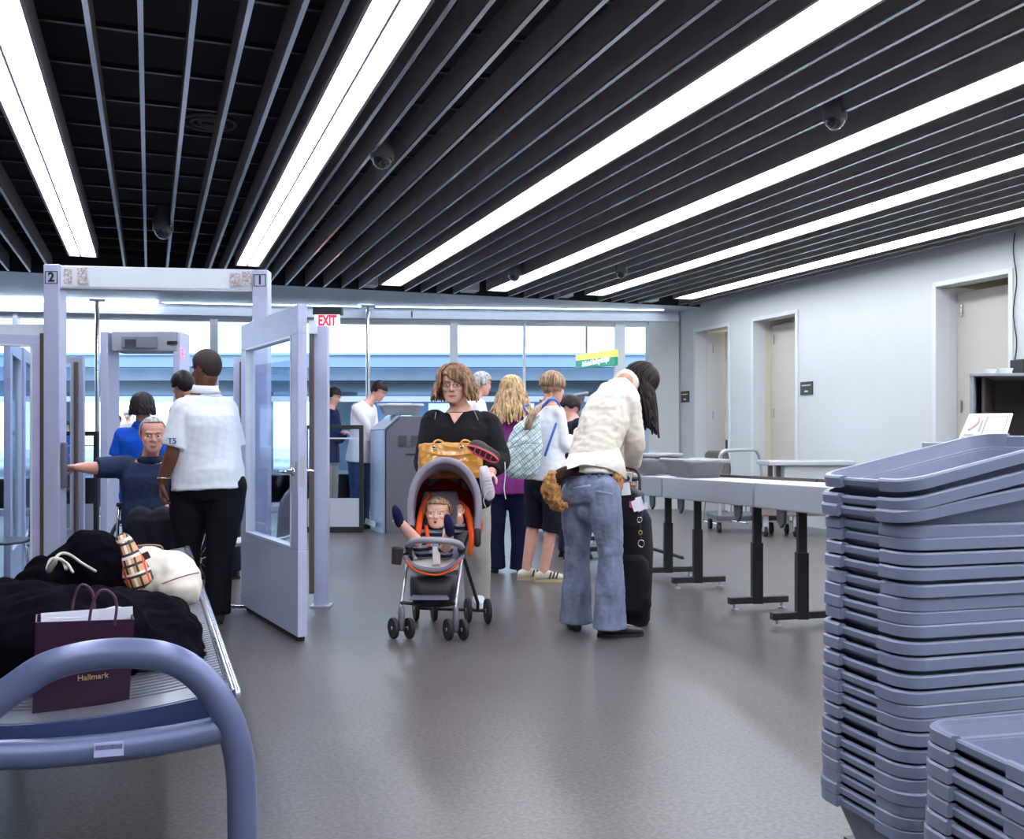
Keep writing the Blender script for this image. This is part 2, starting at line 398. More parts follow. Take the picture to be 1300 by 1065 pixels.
# outside: kerbside under an elevated roadway
struct(MB().bx((-60, 17.9, -.1), (80, 90, .0)).build('ground', M_ROAD, frame='world'))
t = thing('elevated_roadway', 'pale blue concrete road bridge crossing outside beyond the glass wall', 'bridge', (2, 33, 0), 'world')
def slab(d, y0, y1, thick, mb, px0=-2500, px1=2600, tilt=0):
    a = A(px0, 552, d); b = A(px1, 552, d); za = HC+(HY-y0)*d/F; zb = HC+(HY-y1)*d/F
    mb.prism([Wd(Vector((a.x, d, zb))), Wd(Vector((b.x, d, zb))), Wd(Vector((b.x, d+thick, zb))), Wd(Vector((a.x, d+thick, zb)))], (0, 0, za-zb))
mb = MB(); slab(26.0, 448, 451, .3, mb); mb.build('coping', M_CONC, t)
mb = MB(); slab(26.05, 451, 466, .25, mb); mb.build('parapet', M_PARA, t)
mb = MB(); slab(26.5, 466, 483, 9, mb); mb.build('deck', M_CONC, t)
for k, px in enumerate((-60, 80, 330, 437, 620, 760, 900)):
    a = A(px, 552, 34); p = Wd(a); mb = MB().lathe((p.x, p.y, 0), [(.45, 0), (.45, 2.75)]); mb.build('pillar', M_CONC, t, smooth=True)
t = thing('white_bar', 'long white bar on thin posts outside behind the glass at head height', 'rail', (2, 21, 0), 'world')
mb = MB(); slab(21, 538-36+1, 544-36+2, .06, mb, -900, 2200); mb.build('rail', M_WHITE, t)  # white bar crossing the view beyond the glass
for k in range(9):
    p = Wd(A(-250+k*220, 552, 21.08)); MB().lathe((p.x, p.y, 0), [(.025, 0), (.025, 1.98)]).build('bar_post', M_STEEL, t)
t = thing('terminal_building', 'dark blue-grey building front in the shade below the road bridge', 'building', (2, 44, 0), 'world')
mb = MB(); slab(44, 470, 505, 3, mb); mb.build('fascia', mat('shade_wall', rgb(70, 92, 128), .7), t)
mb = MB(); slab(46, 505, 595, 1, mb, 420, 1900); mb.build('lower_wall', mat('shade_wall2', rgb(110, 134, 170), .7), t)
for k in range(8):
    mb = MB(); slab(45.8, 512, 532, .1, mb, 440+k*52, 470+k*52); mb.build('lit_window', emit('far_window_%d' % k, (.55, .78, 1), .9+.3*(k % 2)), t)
# hanging direction sign
t = thing('direction_sign', 'yellow and green hanging sign outside behind the glass', 'sign', A(755, 455, 16.6), 'cam')
def signquad(ya, yb, xa=731, xb=781, d0=17.4, d1=15.4):
    yL = lambda y: y
    P = [A(xa, ya[0], d0), A(xb, ya[1], d1), A(xb, yb[1], d1), A(xa, yb[0], d0)]; return P
mb = MB().prism(signquad((450.5, 443.5), (458, 452.5)), (.05, .08, 0)); mb.build('upper_panel', emit('sign_yellow', rgb(255, 236, 90), .55), t)
mb = MB().prism(signquad((458, 452.5), (467.5, 463.5)), (.05, .08, 0)); mb.build('lower_panel', emit('sign_green', rgb(20, 160, 120), .35), t)
p0, p1 = A(731, 462.6, 17.4), A(781, 458, 15.4); ang = math.atan2(p1.y-p0.y, p1.x-p0.x)
text_mesh('lettering', 'AirTrain & Parking via Skyw', .13, emit('sign_white', (1, 1, 1), 1.0), t, p0.lerp(p1, .56)+Vector(((p1-p0).y, -(p1-p0).x, 0)).normalized()*(.03 if (p1-p0).x > 0 else -.03)+Vector((0, 0, .012)), Euler((math.pi/2, math.radians(0), ang)), extrude=.004, sx=.95)
MB().tube([A(744.5, 447, 17), A(744.5, 380, 17)], .02, 8).build('hanger', M_STEEL, t)
# exit sign under the beam
d = 13.2
t = thing('exit_sign', 'small red lettered EXIT sign hung at the beam beside the open door', 'sign', A(415, 408, d), 'cam')
mb = MB().bx(A(399, 416, d), A(432, 399, d+.06)); mb.build('face', emit('exit_face', (.95, .80, .82), 1.0), t)
mb = MB().bx(A(397, 399, d-.03), A(436, 391, d+.1)); mb.build('housing', M_DGREY, t, bevel=.005)
text_mesh('lettering', 'EXIT', .19, emit('exit_red', (.9, .03, .08), 1.2), t, A(415.5, 407.6, d)+Vector((0, -.008, 0)), FACE_CAM, extrude=.003, sx=.62, bold=.008)
# number on beam
x = xg(520); t = thing('lane_number', 'small black numeral 1 fixed on the pale header beam', 'sign', (x, GW(x)-.13, (ZB0+ZB1)/2), 'world')
o = text_mesh('numeral', '1', .13, M_BLACK, t, (x, GW(x)-.14, (ZB0+ZB1)/2), Euler((math.pi/2, 0, -math.atan(.268))), extrude=.004, bold=.004)
# strip lamps under the soffit just before the header beam; the two slim ones are added
def cove(xa, xb, label, s=16.):
    t = thing('cove_light', label, 'light', ((xa+xb)/2, GW((xa+xb)/2)-.2, ZB1), 'world')
    hh = .030 if s > 10 else .008
    mb = MB(); seg(mb, xa-.02, xb+.02, HT-.006, HT-.001, -.36, -.24); mb.build('trim_plate', M_ALU2, t)
    mb = MB(); seg(mb, xa, xb, HT-.006-hh, HT-.0061, -.34, -.26); mb.build('tube', emit('cove_tube%d' % s, (.72, .87, 1.0), s), t)
cove(-5.9, xg(205), 'bright strip lamp under the soffit behind the numbered gateway', 12.)
cove(xg(212), 2.84, 'slim strip lamp added under the soffit to brighten the beam above the gate door and exit sign', 7.)  # added lamp, brightens the beam face and soffit
cove(2.86, XW-.3, 'long slim strip lamp added under the soffit to brighten the beam toward the wall with doorways', 6.)  # added as well, for the far part of beam and soffit
# room signs
for px0, px1, py0, py1, lab, tx in ((865.5, 875.5, 496.5, 510.5, 'small black wall plaque with gold text beside the far doorway', ('SEARCH', '101')), (1017, 1032.5, 484.5, 501, 'black wall plaque with gold text beside the middle doorway', ('PRIVATE SEARCH', '102'))):
    y = (yw(px0)+yw(px1))/2; w = abs(yw(px0)-yw(px1)); tt = ((px0+px1)/2-U0)/F; d = XW/(tt*CT+ST); z = HC-((py0+py1)/2-HY)*d/F; h = (py1-py0)*d/F
    t = thing('wall_plaque', lab, 'sign', (XW-.012, y, z), 'world')
    MB().bx((XW-.014, y-w/2, z-h/2), (XW, y+w/2, z+h/2)).build('plate', mat('plaque_black', (.02, .02, .035), .35), t, bevel=.003)
    gm = mat('gold_paint', (.75, .52, .2), .4)
    MB().bx((XW-.017, y-w*.36, z+h*.18), (XW-.0145, y+w*.36, z+h*.26)).build('text_line', gm, t)
    MB().bx((XW-.017, y-w*.14, z-h*.30), (XW-.0145, y+w*.14, z-h*.18)).build('text_line', gm, t)
# wall cable and box
tt = (1291-U0)/F
y = yw(1292); t = thing('wall_cable', 'thin dark cable hanging down the wall beside the nearest doorway', 'cable', (XW-.02, y, 3.2), 'world')
pts = [(XW-.02, yw(1290.5)+.02*math.sin(k*1.3), 3.2-k*.13) for k in range(12)]; MB().tube(pts, .006, 6, smooth=3).build('wire', M_RUB, t, smooth=True)
z = HC-(478-HY)*9.75/F
MB().bx((XW-.07, y-.13, 1.80), (XW, y+.03, 1.94)).build('junction_box', M_BLACK, t, bevel=.006)
# ceiling domes
def dome(px, py, r, lab, hang=.10):
    z = HT-.02; d = (z-HC)*F/(HY-py); p = Wd(Vector(((px-U0)*d/F, d, z)))
    t = thing('security_camera', lab, 'security camera', p, 'world', 'dome cameras in the baffle ceiling')
    MB().lathe(p, [(r*1.15, 0), (r*1.15, hang), (r*.8, hang+.12), (r*.8, hang+.14)]).build('housing', mat('dome_housing', (.10, .10, .12), .4), t, smooth=True)
    MB().lathe(p, [(r*.2, -r*.95), (r*.55, -r*.8), (r*.85, -r*.45), (r, 0), (r, .01)]).build('dome', mat('smoked_dome', (.006, .006, .008), .05, coat=1), t, smooth=True)
dome(485, 202, .075, 'dome camera on the ceiling just beside the second twin light strip')
dome(207, 293, .085, 'dome camera above the security gate between the two twin light strips')
dome(1060, 152, .065, 'dome camera between the two widest single light strips, nearest the viewer')
dome(653, 350, .075, 'dome camera at the far end of the fourth light strip')
dome(789, 347, .065, 'dome camera at the far end of the fifth light strip')
p = Wd(Vector(((265-U0)*5.6/F*1.35, 5.6*1.35, 3.6)))
t = thing('air_diffuser', 'round dark ring air diffuser seen up between the baffles', 'vent', p, 'world')
for k, r in enumerate((.2, .13, .07)): MB().tube([(p.x+r*math.cos(a*math.pi/12), p.y+r*math.sin(a*math.pi/12), 3.6) for a in range(24)], .016, 6, close=True).build('ring', mat('vent_grey', (.12, .11, .11), .5), t, smooth=True)
# ---------------------------------------------------------------- gates and glass partitions
def frame_panel(name, label, cat, a, b, ztop, stile=.10, top=.12, bottom=.62, thick=.045, glassmat=None, m=None, z0=.02, seal=None, group=None):
    """a framed glass leaf from floor point a to floor point b (viewing frame)"""
    a, b = Vector((a[0], a[1], 0)), Vector((b[0], b[1], 0)); L = (b-a).length; u = (b-a)/L; n = Vector((-u.y, u.x, 0)); t = thick/2
    th = thing(name, label, cat, a, 'cam', group); m = m or M_ALU
    def bar(s0, s1, za, zb, tt=t):
        p = [a+u*s0-n*tt, a+u*s1-n*tt, a+u*s1+n*tt, a+u*s0+n*tt]; return [q+Vector((0, 0, za)) for q in p], (0, 0, zb-za)
    for nm, (s0, s1, za, zb) in dict(top_rail=(0, L, ztop-top, ztop), bottom_rail=(0, L, z0, z0+bottom)).items():
        MB().prism(*bar(s0, s1, za, zb)).build(nm, m, th, bevel=.003)
    MB().prism(*bar(0, stile, z0+bottom, ztop-top)).build('stile', m, th, bevel=.003)
    MB().prism(*bar(L-stile, L, z0+bottom, ztop-top)).build('stile', m, th, bevel=.003)
    MB().prism(*bar(stile, L-stile, z0+bottom, ztop-top, .004)).build('pane', glassmat or M_GLASS2, th)
    mb = MB()
    for (s0, s1, za, zb) in ((stile, stile+.012, z0+bottom, ztop-top), (L-stile-.012, L-stile, z0+bottom, ztop-top), (stile, L-stile, z0+bottom, z0+bottom+.014), (stile, L-stile, ztop-top-.012, ztop-top)):
        mb.prism(*bar(s0, s1, za, zb, t+.004))
    mb.build('glazing_bead', M_ALU2 if seal is None else seal, th)
    return th, a, u, n, L
hinge = A(311, 772, 6.82); free = A(384, 816, 5.70)
th, a, u, n, L = frame_panel('gate_door', 'wide glass gate door swung open toward the viewer with steel lever handle', 'door', hinge, free, 1.955, stile=.13, top=.17, bottom=.50, z0=.03, thick=.055)
# edge of the leaf with latch, levers on both faces
p = a+u*(L-.065)+Vector((0, 0, .985))
for sgn in (-1, 1):
    q = p+n*sgn*.03; mb = MB().lathe(q, [(.028, 0), (.030, .004), (.027, .012), (.012, .016), (.012, .05)], n*sgn)
    e = q+n*sgn*.05; mb.tube([e, e-u*.03+n*sgn*.003, e-u*.115+n*sgn*.004], .011, 10); mb.build('lever_handle', M_CHROME, th, smooth=True)
    MB().prism([q+Vector((0, 0, -.09))-u*.028, q+Vector((0, 0, -.09))+u*.028, q+Vector((0, 0, .06))+u*.028, q+Vector((0, 0, .06))-u*.028], n*sgn*.004).build('latch_plate', M_STEEL, th)
e = a+u*L; MB().prism([e+Vector((0, 0, .90))-n*.015, e+Vector((0, 0, .90))+n*.015, e+Vector((0, 0, 1.08))+n*.015, e+Vector((0, 0, 1.08))-n*.015], u*.003).build('strike_edge', M_STEEL, th)
MB().prism([a+u*.12-n*.02+Vector((0, 0, .003)), a+u*(L-.02)-n*.02+Vector((0, 0, .003)), a+u*(L-.02)+n*.02+Vector((0, 0, .003)), a+u*.12+n*.02+Vector((0, 0, .003))], (0, 0, .027)).build('floor_seal', M_RUB, th)
# gateway posts + header
t = thing('gateway', 'tall lavender metal gateway with posts numbered 2 and 1 and a cross header', 'gateway', A(70, 780, 6.6), 'cam')
PL, PR = A(70, 337, 6.6), A(332.5, 344, 6.84)
def post(c, z1, nm, w=.107, dd=.11, z0=0.):
    return MB().box((c.x, c.y, (z0+z1)/2), (w, dd, z1-z0)).build(nm, M_ALU, t, bevel=.006)
post(PL, PL.z, 'post'); post(PR, PR.z, 'post')
zt = (PL.z+PR.z)/2
MB().prism([(PL.x+.05, PL.y-.035, PL.z-.145), (PR.x-.05, PR.y-.035, PR.z-.135), (PR.x-.05, PR.y+.035, PR.z-.135), (PL.x+.05, PL.y+.035, PL.z-.145)], (0, 0, .14)).build('header', M_ALU2, t, bevel=.005)
MB().prism([(PL.x+.05, PL.y-.045, PL.z-.16), (PR.x-.05, PR.y-.045, PR.z-.15), (PR.x-.05, PR.y+.045, PR.z-.15), (PL.x+.05, PL.y+.045, PL.z-.16)], (0, 0, .013)).build('header_lip', M_STEEL, t)
for c, s, yy in ((PL, '2', 354), (PR, '1', 357.5)):
    zc = HC-(yy-HY)*c.y/F; mb = MB(); w = .042; y = c.y-.057
    for q in ((-w, -w, w, -w+.005), (-w, w-.005, w, w), (-w, -w, -w+.005, w), (w-.005, -w, w, w)): mb.bx((c.x+q[0], y, zc+q[1]), (c.x+q[2], y+.003, zc+q[3]))
    mb.build('number_frame', M_BLACK, t)
    text_mesh('numeral', s, .085, M_BLACK, t, (c.x, y+.001, zc), FACE_CAM, extrude=.002, bold=.0025)
def sticker_mat(name, seed):
    m = bpy.data.materials.new(name); m.use_nodes = True; nt = m.node_tree; b = nt.nodes['Principled BSDF']
    tc = nt.nodes.new('ShaderNodeTexCoord'); n = nt.nodes.new('ShaderNodeTexNoise'); n.inputs['Scale'].default_value = 75; n.inputs['Detail'].default_value = 3; n.inputs['Distortion'].default_value = 1.5
    mp = nt.nodes.new('ShaderNodeMapping'); mp.inputs['Location'].default_value = (seed, 0, seed); nt.links.new(tc.outputs['Object'], mp.inputs[0]); nt.links.new(mp.outputs[0], n.inputs['Vector'])
    r = nt.nodes.new('ShaderNodeValToRGB'); e = r.color_ramp.elements; e[0].position = .48; e[0].color = (*rgb(168, 140, 130), 1); e[1].position = .53; e[1].color = (*rgb(214, 212, 220), 1)
    nt.links.new(n.outputs[0], r.inputs[0]); nt.links.new(r.outputs[0], b.inputs['Base Color']); return m
for k, (x0, x1, y0, y1, d) in enumerate(((83, 94, 342, 361, 6.6), (101, 113, 341, 361, 6.6), (295, 307, 348, 364, 6.8), (310, 321, 346, 363, 6.8))):
    p0, p1 = A(x0, y1, d), A(x1, y0, d); MB().bx((p0.x, d-.049+.018*(k < 2)-.0, p0.z), (p1.x, d-.047+.018*(k < 2), p1.z)).build('worn_sticker', sticker_mat('sticker%d' % k, k*3.1), t)
# black rubber grip the seated man touches
g = A(84.5, 592, 6.6); MB().box((g.x-.005, g.y-.02, g.z+.01), (.022, .05, .30)).build('strike_plate', mat('strike_grey', rgb(104, 100, 118), .4), t, bevel=.004)
# fixed post beside the open leaf
p = A(408.5, 772, 6.90); th = thing('jamb_post', 'slim lavender metal post standing just behind the open gate door edge', 'post', (p.x, p.y, 0), 'cam')
MB().box((p.x, p.y, .98), (.095, .09, 1.96)).build('post', M_ALU, th, bevel=.004)
MB().box((p.x, p.y, .006), (.14, .14, .012)).build('base_plate', M_STEEL, th)
p = A(397, 600, 6.84); MB().bx((p.x-.02, p.y-.03, .1), (p.x+.008, p.y+.02, 1.90)).build('rubber_strip', M_BRONZE, th)
MB().bx((p.x-.022, p.y-.035, 1.90), (p.x+.03, p.y+.02, 1.99)).build('top_closer', M_ALU2, th)
# lane 2 door on the left and its open leaf beyond
th, *_ = frame_panel('lane_door', 'closed glass lane door to the side of the post numbered 2', 'door', A(-75, 700, 6.45), A(53, 700, 6.62), 1.87, stile=.055, top=.065, bottom=.12, z0=.0)
p = A(55, 600, 6.6); MB().box((p.x, p.y, .95), (.028, .04, 1.86)).build('rubber_strip', M_BRONZE, th)
p0, p1 = A(-75, 425, 6.5), A(60, 412, 6.62); MB().bx((p0.x, 6.60, p0.z+.0), (p1.x, 6.66, p1.z)).build('header', M_ALU2, th, bevel=.003)
frame_panel('inner_partition', 'framed glass screen running away behind the lane door', 'partition', A(9, 700, 7.45), A(24, 700, 8.3), 1.93, stile=.10, top=.10, bottom=.3, z0=.0)
frame_panel('inner_partition', 'second framed glass screen running away, farther behind the lane door', 'partition', A(27, 700, 8.45), A(43, 700, 9.6), 1.95, stile=.10, top=.10, bottom=.3, z0=.0)
th, *_ = frame_panel('gate_frame', 'far lane frame with rubber strip standing just beyond the post numbered 2', 'partition', A(62, 690, 10.6), A(107, 690, 10.6), 2.04, stile=.13, top=.07, bottom=.18, z0=.0)
p = A(98, 600, 10.52); MB().box((p.x, p.y-.03, 1.05), (.028, .05, 1.85)).build('rubber_strip', M_BRONZE, th)
th, *_ = frame_panel('gate_frame', 'far lane frame seen between the white-shirted attendant and the open gate door', 'partition', A(297, 690, 10.6), A(330, 690, 10.6), 2.04, stile=.075, top=.07, bottom=.18, z0=.0)
p = A(307, 600, 10.52); MB().box((p.x, p.y-.03, 1.05), (.022, .05, 1.85)).build('rubber_strip', M_BRONZE, th)
# black framed low barriers
def barrier(label, px0, px1, d, ztop, dd=0.):
    t = thing('low_barrier', label, 'barrier', A(px0, 552, d), 'cam'); x0, x1 = A(px0, 0, d).x, A(px1, 0, d).x
    mb = MB(); w = .05
    mb.bx((x0, d, .0), (x1, d+.05, .07)); mb.bx((x0, d, ztop-.05), (x1, d+.05, ztop)); mb.bx((x0, d, .07), (x0+w, d+.05, ztop-.05)); mb.bx((x1-w, d, .07), (x1, d+.05, ztop-.05)); mb.build('frame', M_BLACK, t, bevel=.004)
    MB().bx((x0+w, d+.02, .42), (x1-w, d+.028, ztop-.05)).build('pane', M_GLASS2, t)
    MB().bx((x0+w, d+.018, .07), (x1-w, d+.03, .42)).build('kick_panel', mat('frosted', rgb(182, 186, 200), .35), t)
    MB().bx((x0+w, d+.015, ztop-.17), (x1-w, d+.035, ztop-.155)).build('rail', M_ALU2, t)
barrier('low glass barrier with black frame between the open gate door and the grey scanner end', 385, 461, 12.1, 1.32)
barrier('low glass barrier with black frame behind the seated man reaching out his arm', 62, 124, 11.1, 1.24)
# metal detector arch
t = thing('metal_detector', 'grey walk-through metal detector arch behind the seated man', 'metal detector', A(187, 697, 10.3), 'cam')
for x0, x1 in ((137, 147), (228, 237)):
    p0, p1 = A(x0, 0, 10.3), A(x1, 0, 10.3); MB().bx((p0.x, 10.1, 0), (p1.x, 10.4, 2.26)).build('side_panel', mat('detector_lilac', rgb(182, 186, 214), .4), t, bevel=.01)
    MB().bx((p0.x-.03, 10.0, 0), (p1.x+.03, 10.5, .03)).build('foot', M_DGREY, t, bevel=.005)
p0, p1 = A(147, 447, 10.2), A(229, 422, 10.2)
MB().bx((p0.x, 10.09, p0.z), (p1.x, 10.42, p1.z)).build('crossbar', mat('detector_grey', rgb(158, 160, 172), .4), t, bevel=.012)
q0, q1 = A(151, 441, 10.0), A(196, 426, 10.0); MB().bx((q0.x, 10.06, q0.z), (q1.x, 10.10, q1.z)).build('control_box', mat('detector_box', rgb(126, 126, 138), .4), t, bevel=.006)
q0, q1 = A(156, 439, 10.0), A(170, 430, 10.0); MB().bx((q0.x, 10.05, q0.z), (q1.x, 10.065, q1.z)).build('display', mat('display', (.06, .06, .09), .2), t)
q0, q1 = A(209, 436, 10.0), A(221, 432, 10.0); MB().bx((q0.x, 10.07, q0.z), (q1.x, 10.10, q1.z)).build('lock_slot', M_BLACK, t)
for k in range(3):
    q = A(232, 444.5+k*4.6, 10.09); MB().ell(q, (.012, .012, .012), n=8, m=6).build('warning_light', emit('red_led%d' % k, (1, .05, .12), 4), t)
# grey scanner end with a tray on it
t = thing('scanner_end', 'dark grey baggage scanner end with chamfered top behind the standing mother', 'scanner', A(545, 680, 12), 'cam')
P = lambda x, y, d=12.: A(x, y, d)
zb = .03
fp = [P(490, 679), P(490, 546), P(510, 528), P(612, 528), P(612, 679)]
MB().prism(fp, (-.24, .75, 0)).build('body', mat('scanner_grey', rgb(98, 98, 108), .45, var=.05), t, bevel=.01)
e = Vector((-.012, -.004, 0))
MB().prism([P(472.5, 676.5, 12.5)+e, P(472.5, 546.5, 12.55)+e, P(490, 546)+e, P(490, 679)+e], (-.01, -.02, 0)).build('end_panel', mat('scanner_light', rgb(176, 190, 218), .35, metal=.3), t, bevel=.004)
MB().prism([P(472.5, 546.5, 12.55)+e, P(493, 529, 12.55)+e, P(510.5, 527.5)+e, P(490, 546)+e], (-.01, -.02, .01)).build('chamfer_panel', mat('scanner_light', rgb(176, 190, 218), .35), t)
for x in (505.5, 521.5): MB().bx(P(x, 566, 11.985), P(x+11, 553, 12)).build('vent_square', mat('scanner_dark', (.05, .05, .06), .6), t)
MB().bx(P(515, 577, 11.985), P(528, 575.5, 12)).build('slot', M_BLACK, t)
for x, y, d in ((476, 634, 12.4), (486, 637.5, 12.1), (481, 616, 12.25)): MB().ell(P(x, y, d-.03), (.016, .016, .016), n=8, m=6).build('bolt', M_BLACK, t)
for x in (497, 600): MB().lathe(P(x, 677, 12.15)+Vector((-.02, 0, .0)), [(.035, 0), (.035, .04)], (1, 0, 0)).build('caster', M_RUB, t)
MB().prism([G(463, 670)+Vector((0, 0, .06)), G(476, 676)+Vector((0, 0, .06)), G(476, 676)+Vector((0, .06, .12)), G(463, 670)+Vector((0, .06, .12))], (0, .03, .0)).build('kick_plate', M_WHITE, t)

# ---------------------------------------------------------------- security trays
def tray_obj(name, m, Lx=.60, Ly=.40, dp=.145, lip=.032, lb=None, cat='tray', group=None, n=72, cr=.065):
    def outline(hx, hy, r, z, side=0.):
        pts = []; per = []
        segs = []
        r = min(r, hx*.9, hy*.9)
        for cx, cy, a0 in ((hx-r, hy-r, 0), (-hx+r, hy-r, 90), (-hx+r, -hy+r, 180), (hx-r, -hy+r, 270)):
            for k in range(7):
                a = math.radians(a0+k*15); pts.append((cx+r*math.cos(a), cy+r*math.sin(a)))
            nx = {0: 'x', 90: 'y', 180: 'x', 270: 'y'}[a0]
            # straight run to the next corner, denser on the short end for the hand grip
            if a0 in (90, 270):
                sg = -1 if a0 == 90 else 1
                for q in (.42, .40, .0, -.40, -.42): pts.append((sg*hx, -sg*q*hy*-1*-1 if False else (q*hy if a0 == 90 else -q*hy)))
            else:
                sg = 1 if a0 == 0 else -1
                for q in (.6, 0, -.6): pts.append((sg*q*hx, sg*hy))
        out = []
        for x, y in pts:
            grip = abs(abs(x)-hx) < 1e-6 and abs(y) < .41*hy
            out.append((x, y, grip))
        return out
    def ring(hx, hy, r, z, gi=0., gz=0.):
        return [Vector((x-math.copysign(gi, x) if g else x, y, z+(gz if g else 0))) for x, y, g in outline(hx, hy, r, z)]
    hx, hy = Lx/2, Ly/2; mb = MB()
    R = [ring(hx-.075, hy-.065, cr*.7, 0), ring(hx-.035, hy-.035, cr*.8, dp-.035), ring(hx-.026, hy-.026, cr*.85, dp-.033), ring(hx-.02, hy-.02, cr*.9, dp-.006, .004, -.005),
         ring(hx-.008, hy-.008, cr, dp, .006, -.006), ring(hx-.001, hy-.001, cr, dp-.004, .009, -.006), ring(hx, hy, cr, dp-lip, .011, .004), ring(hx-.004, hy-.004, cr, dp-lip, .014, .004),
         ring(hx-.006, hy-.006, cr, dp-.008, .010, -.008), ring(hx-.016, hy-.016, cr*.9, dp-.010, .004, -.009), ring(hx-.024, hy-.024, cr*.85, dp-.036), ring(hx-.033, hy-.033, cr*.8, dp-.039), ring(hx-.072, hy-.062, cr*.7, .006)]
    R = [R[0]] + R[10:11] + []  if False else R
    # outside wall -> rim -> inside wall, floor closed at both ends
    Ro = [ring(hx-.080, hy-.068, cr*.7, 0), ring(hx-.040, hy-.040, cr*.8, dp-.042), ring(hx-.030, hy-.030, cr*.85, dp-.040), ring(hx-.020, hy-.020, cr*.9, dp-.010, .004, -.006),
          ring(hx-.004, hy-.004, cr, dp-.010, .012, -.006), ring(hx-.004, hy-.004, cr, dp-lip, .014, .006), ring(hx, hy, cr, dp-lip, .011, .006), ring(hx, hy, cr, dp-.005, .009, -.006),
          ring(hx-.004, hy-.004, cr, dp, .008, -.006), ring(hx-.016, hy-.016, cr*.9, dp, .006, -.006), ring(hx-.026, hy-.026, cr*.85, dp-.034), ring(hx-.036, hy-.036, cr*.8, dp-.037), ring(hx-.076, hy-.064, cr*.7, .005)]
    mb.rings(Ro)
    o = mb.build(name, m, None, frame='cam', base=(0, 0, 0), smooth=True)
    try:
        md = o.modifiers.new('es', 'EDGE_SPLIT'); md.split_angle = math.radians(38)
    except Exception: pass
    return o
M_TRAY = mat('tray_plastic', rgb(124, 129, 154), .38, var=.03, scale=30)
M_TRAYL = mat('tray_pale', rgb(196, 198, 204), .45)
M_TRAYG = mat('tray_grey', rgb(150, 150, 156), .45)
proto = tray_obj('security_tray', M_TRAY)
ORD = ['topmost', 'second', 'third', 'fourth', 'fifth', 'sixth', 'seventh', 'eighth', 'ninth', 'tenth', 'eleventh', 'twelfth', 'thirteenth', 'fourteenth', 'fifteenth', 'sixteenth', 'seventeenth', 'eighteenth', 'nineteenth', 'twentieth', 'twenty-first', 'twenty-second', 'twenty-third', 'twenty-fourth', 'twenty-fifth', 'twenty-sixth', 'twenty-seventh', 'twenty-eighth']
def place(o, v, rz, rx=0., ry=0., first=[True]):
    o.location = Wd(v); o.rotation_euler = Euler((rx, ry, rz-TH))
    BASE[o.name] = (Vector(v), 0)
ys = [649, 663, 680.6, 697.7, 717, 733, 748, 763, 782.7, 800.5, 820.8, 839, 854, 869, 886.5, 906, 923.5, 939.6, 954.6, 968]
zs = [HC-(y-HY+6)*2.80/F for y in ys]
while zs[-1] > .20: zs.append(zs[-1]-.033)
sh = 0.; n = 0; used = False
SZ = .2925   # rotation of the stack in the viewing frame
tilt = [(597.6, .205), (619.6, .19), (633, .15)]
for k, (y, tl) in enumerate(tilt):
    o = proto if k == 0 else proto.copy()
    if k: COL.objects.link(o)
    z = HC-(y-HY+5)*2.80/F
    ux = Vector((math.cos(SZ), math.sin(SZ), 0)); c = Vector((1.245-.006*k, 2.76, 0))
    c.z = z-.145+.30*math.sin(tl)
    o.location = Wd(c); o.rotation_euler = (Matrix.Rotation(SZ-TH, 3, 'Z') @ Matrix.Rotation(-tl, 3, 'Y')).to_euler(); BASE[o.name] = (c, 0)
    info(o, 'grey-blue security tray, %s of the tall stack, tilted up at one end' % ORD[k], 'tray', 'trays in the tall floor stack')
for k, z in enumerate(zs):
    o = proto.copy(); COL.objects.link(o); r = random.uniform(-.012, .012)
    place(o, Vector((1.236-.016*k/len(zs)+random.uniform(-.004, .004), 2.77+random.uniform(-.004, .004), z-.145)), SZ+r)
    info(o, 'grey-blue security tray lying flat, %s from the top of the tall stack' % ORD[k+3], 'tray', 'trays in the tall floor stack')
zlow = zs[-1]-.145
t = thing('tray_dolly', 'low dark wheeled dolly under the tall stack of trays', 'dolly', (1.23, 2.77, 0), 'cam')
BASE[t.name] = (Vector((1.23, 2.77, 0)), 0)
mb = MB().box((1.24, 2.77, max(zlow-.012, .03)), (.5, .30, .02), Euler((0, 0, SZ))); mb.build('deck', M_BLACK, t)
z = HC-(915-HY+4)*2.2/F; n2 = 0; zz = z
c0 = Vector((.915, 2.23, 0)); ux = Vector((math.cos(.21), math.sin(.21), 0)); uy = Vector((-ux.y, ux.x, 0)); cc = c0+ux*.30-uy*.20
while zz > .15:
    o = proto.copy(); COL.objects.link(o); place(o, Vector((cc.x+random.uniform(-.003, .003)-.004*n2*.3, cc.y, zz-.145)), .21+random.uniform(-.01, .01))
    info(o, 'grey-blue security tray, %s of the short near stack beside the tall one' % ('topmost' if n2 == 0 else ORD[n2]+' from the top'), 'tray', 'trays in the short near stack'); n2 += 1; zz -= .0365
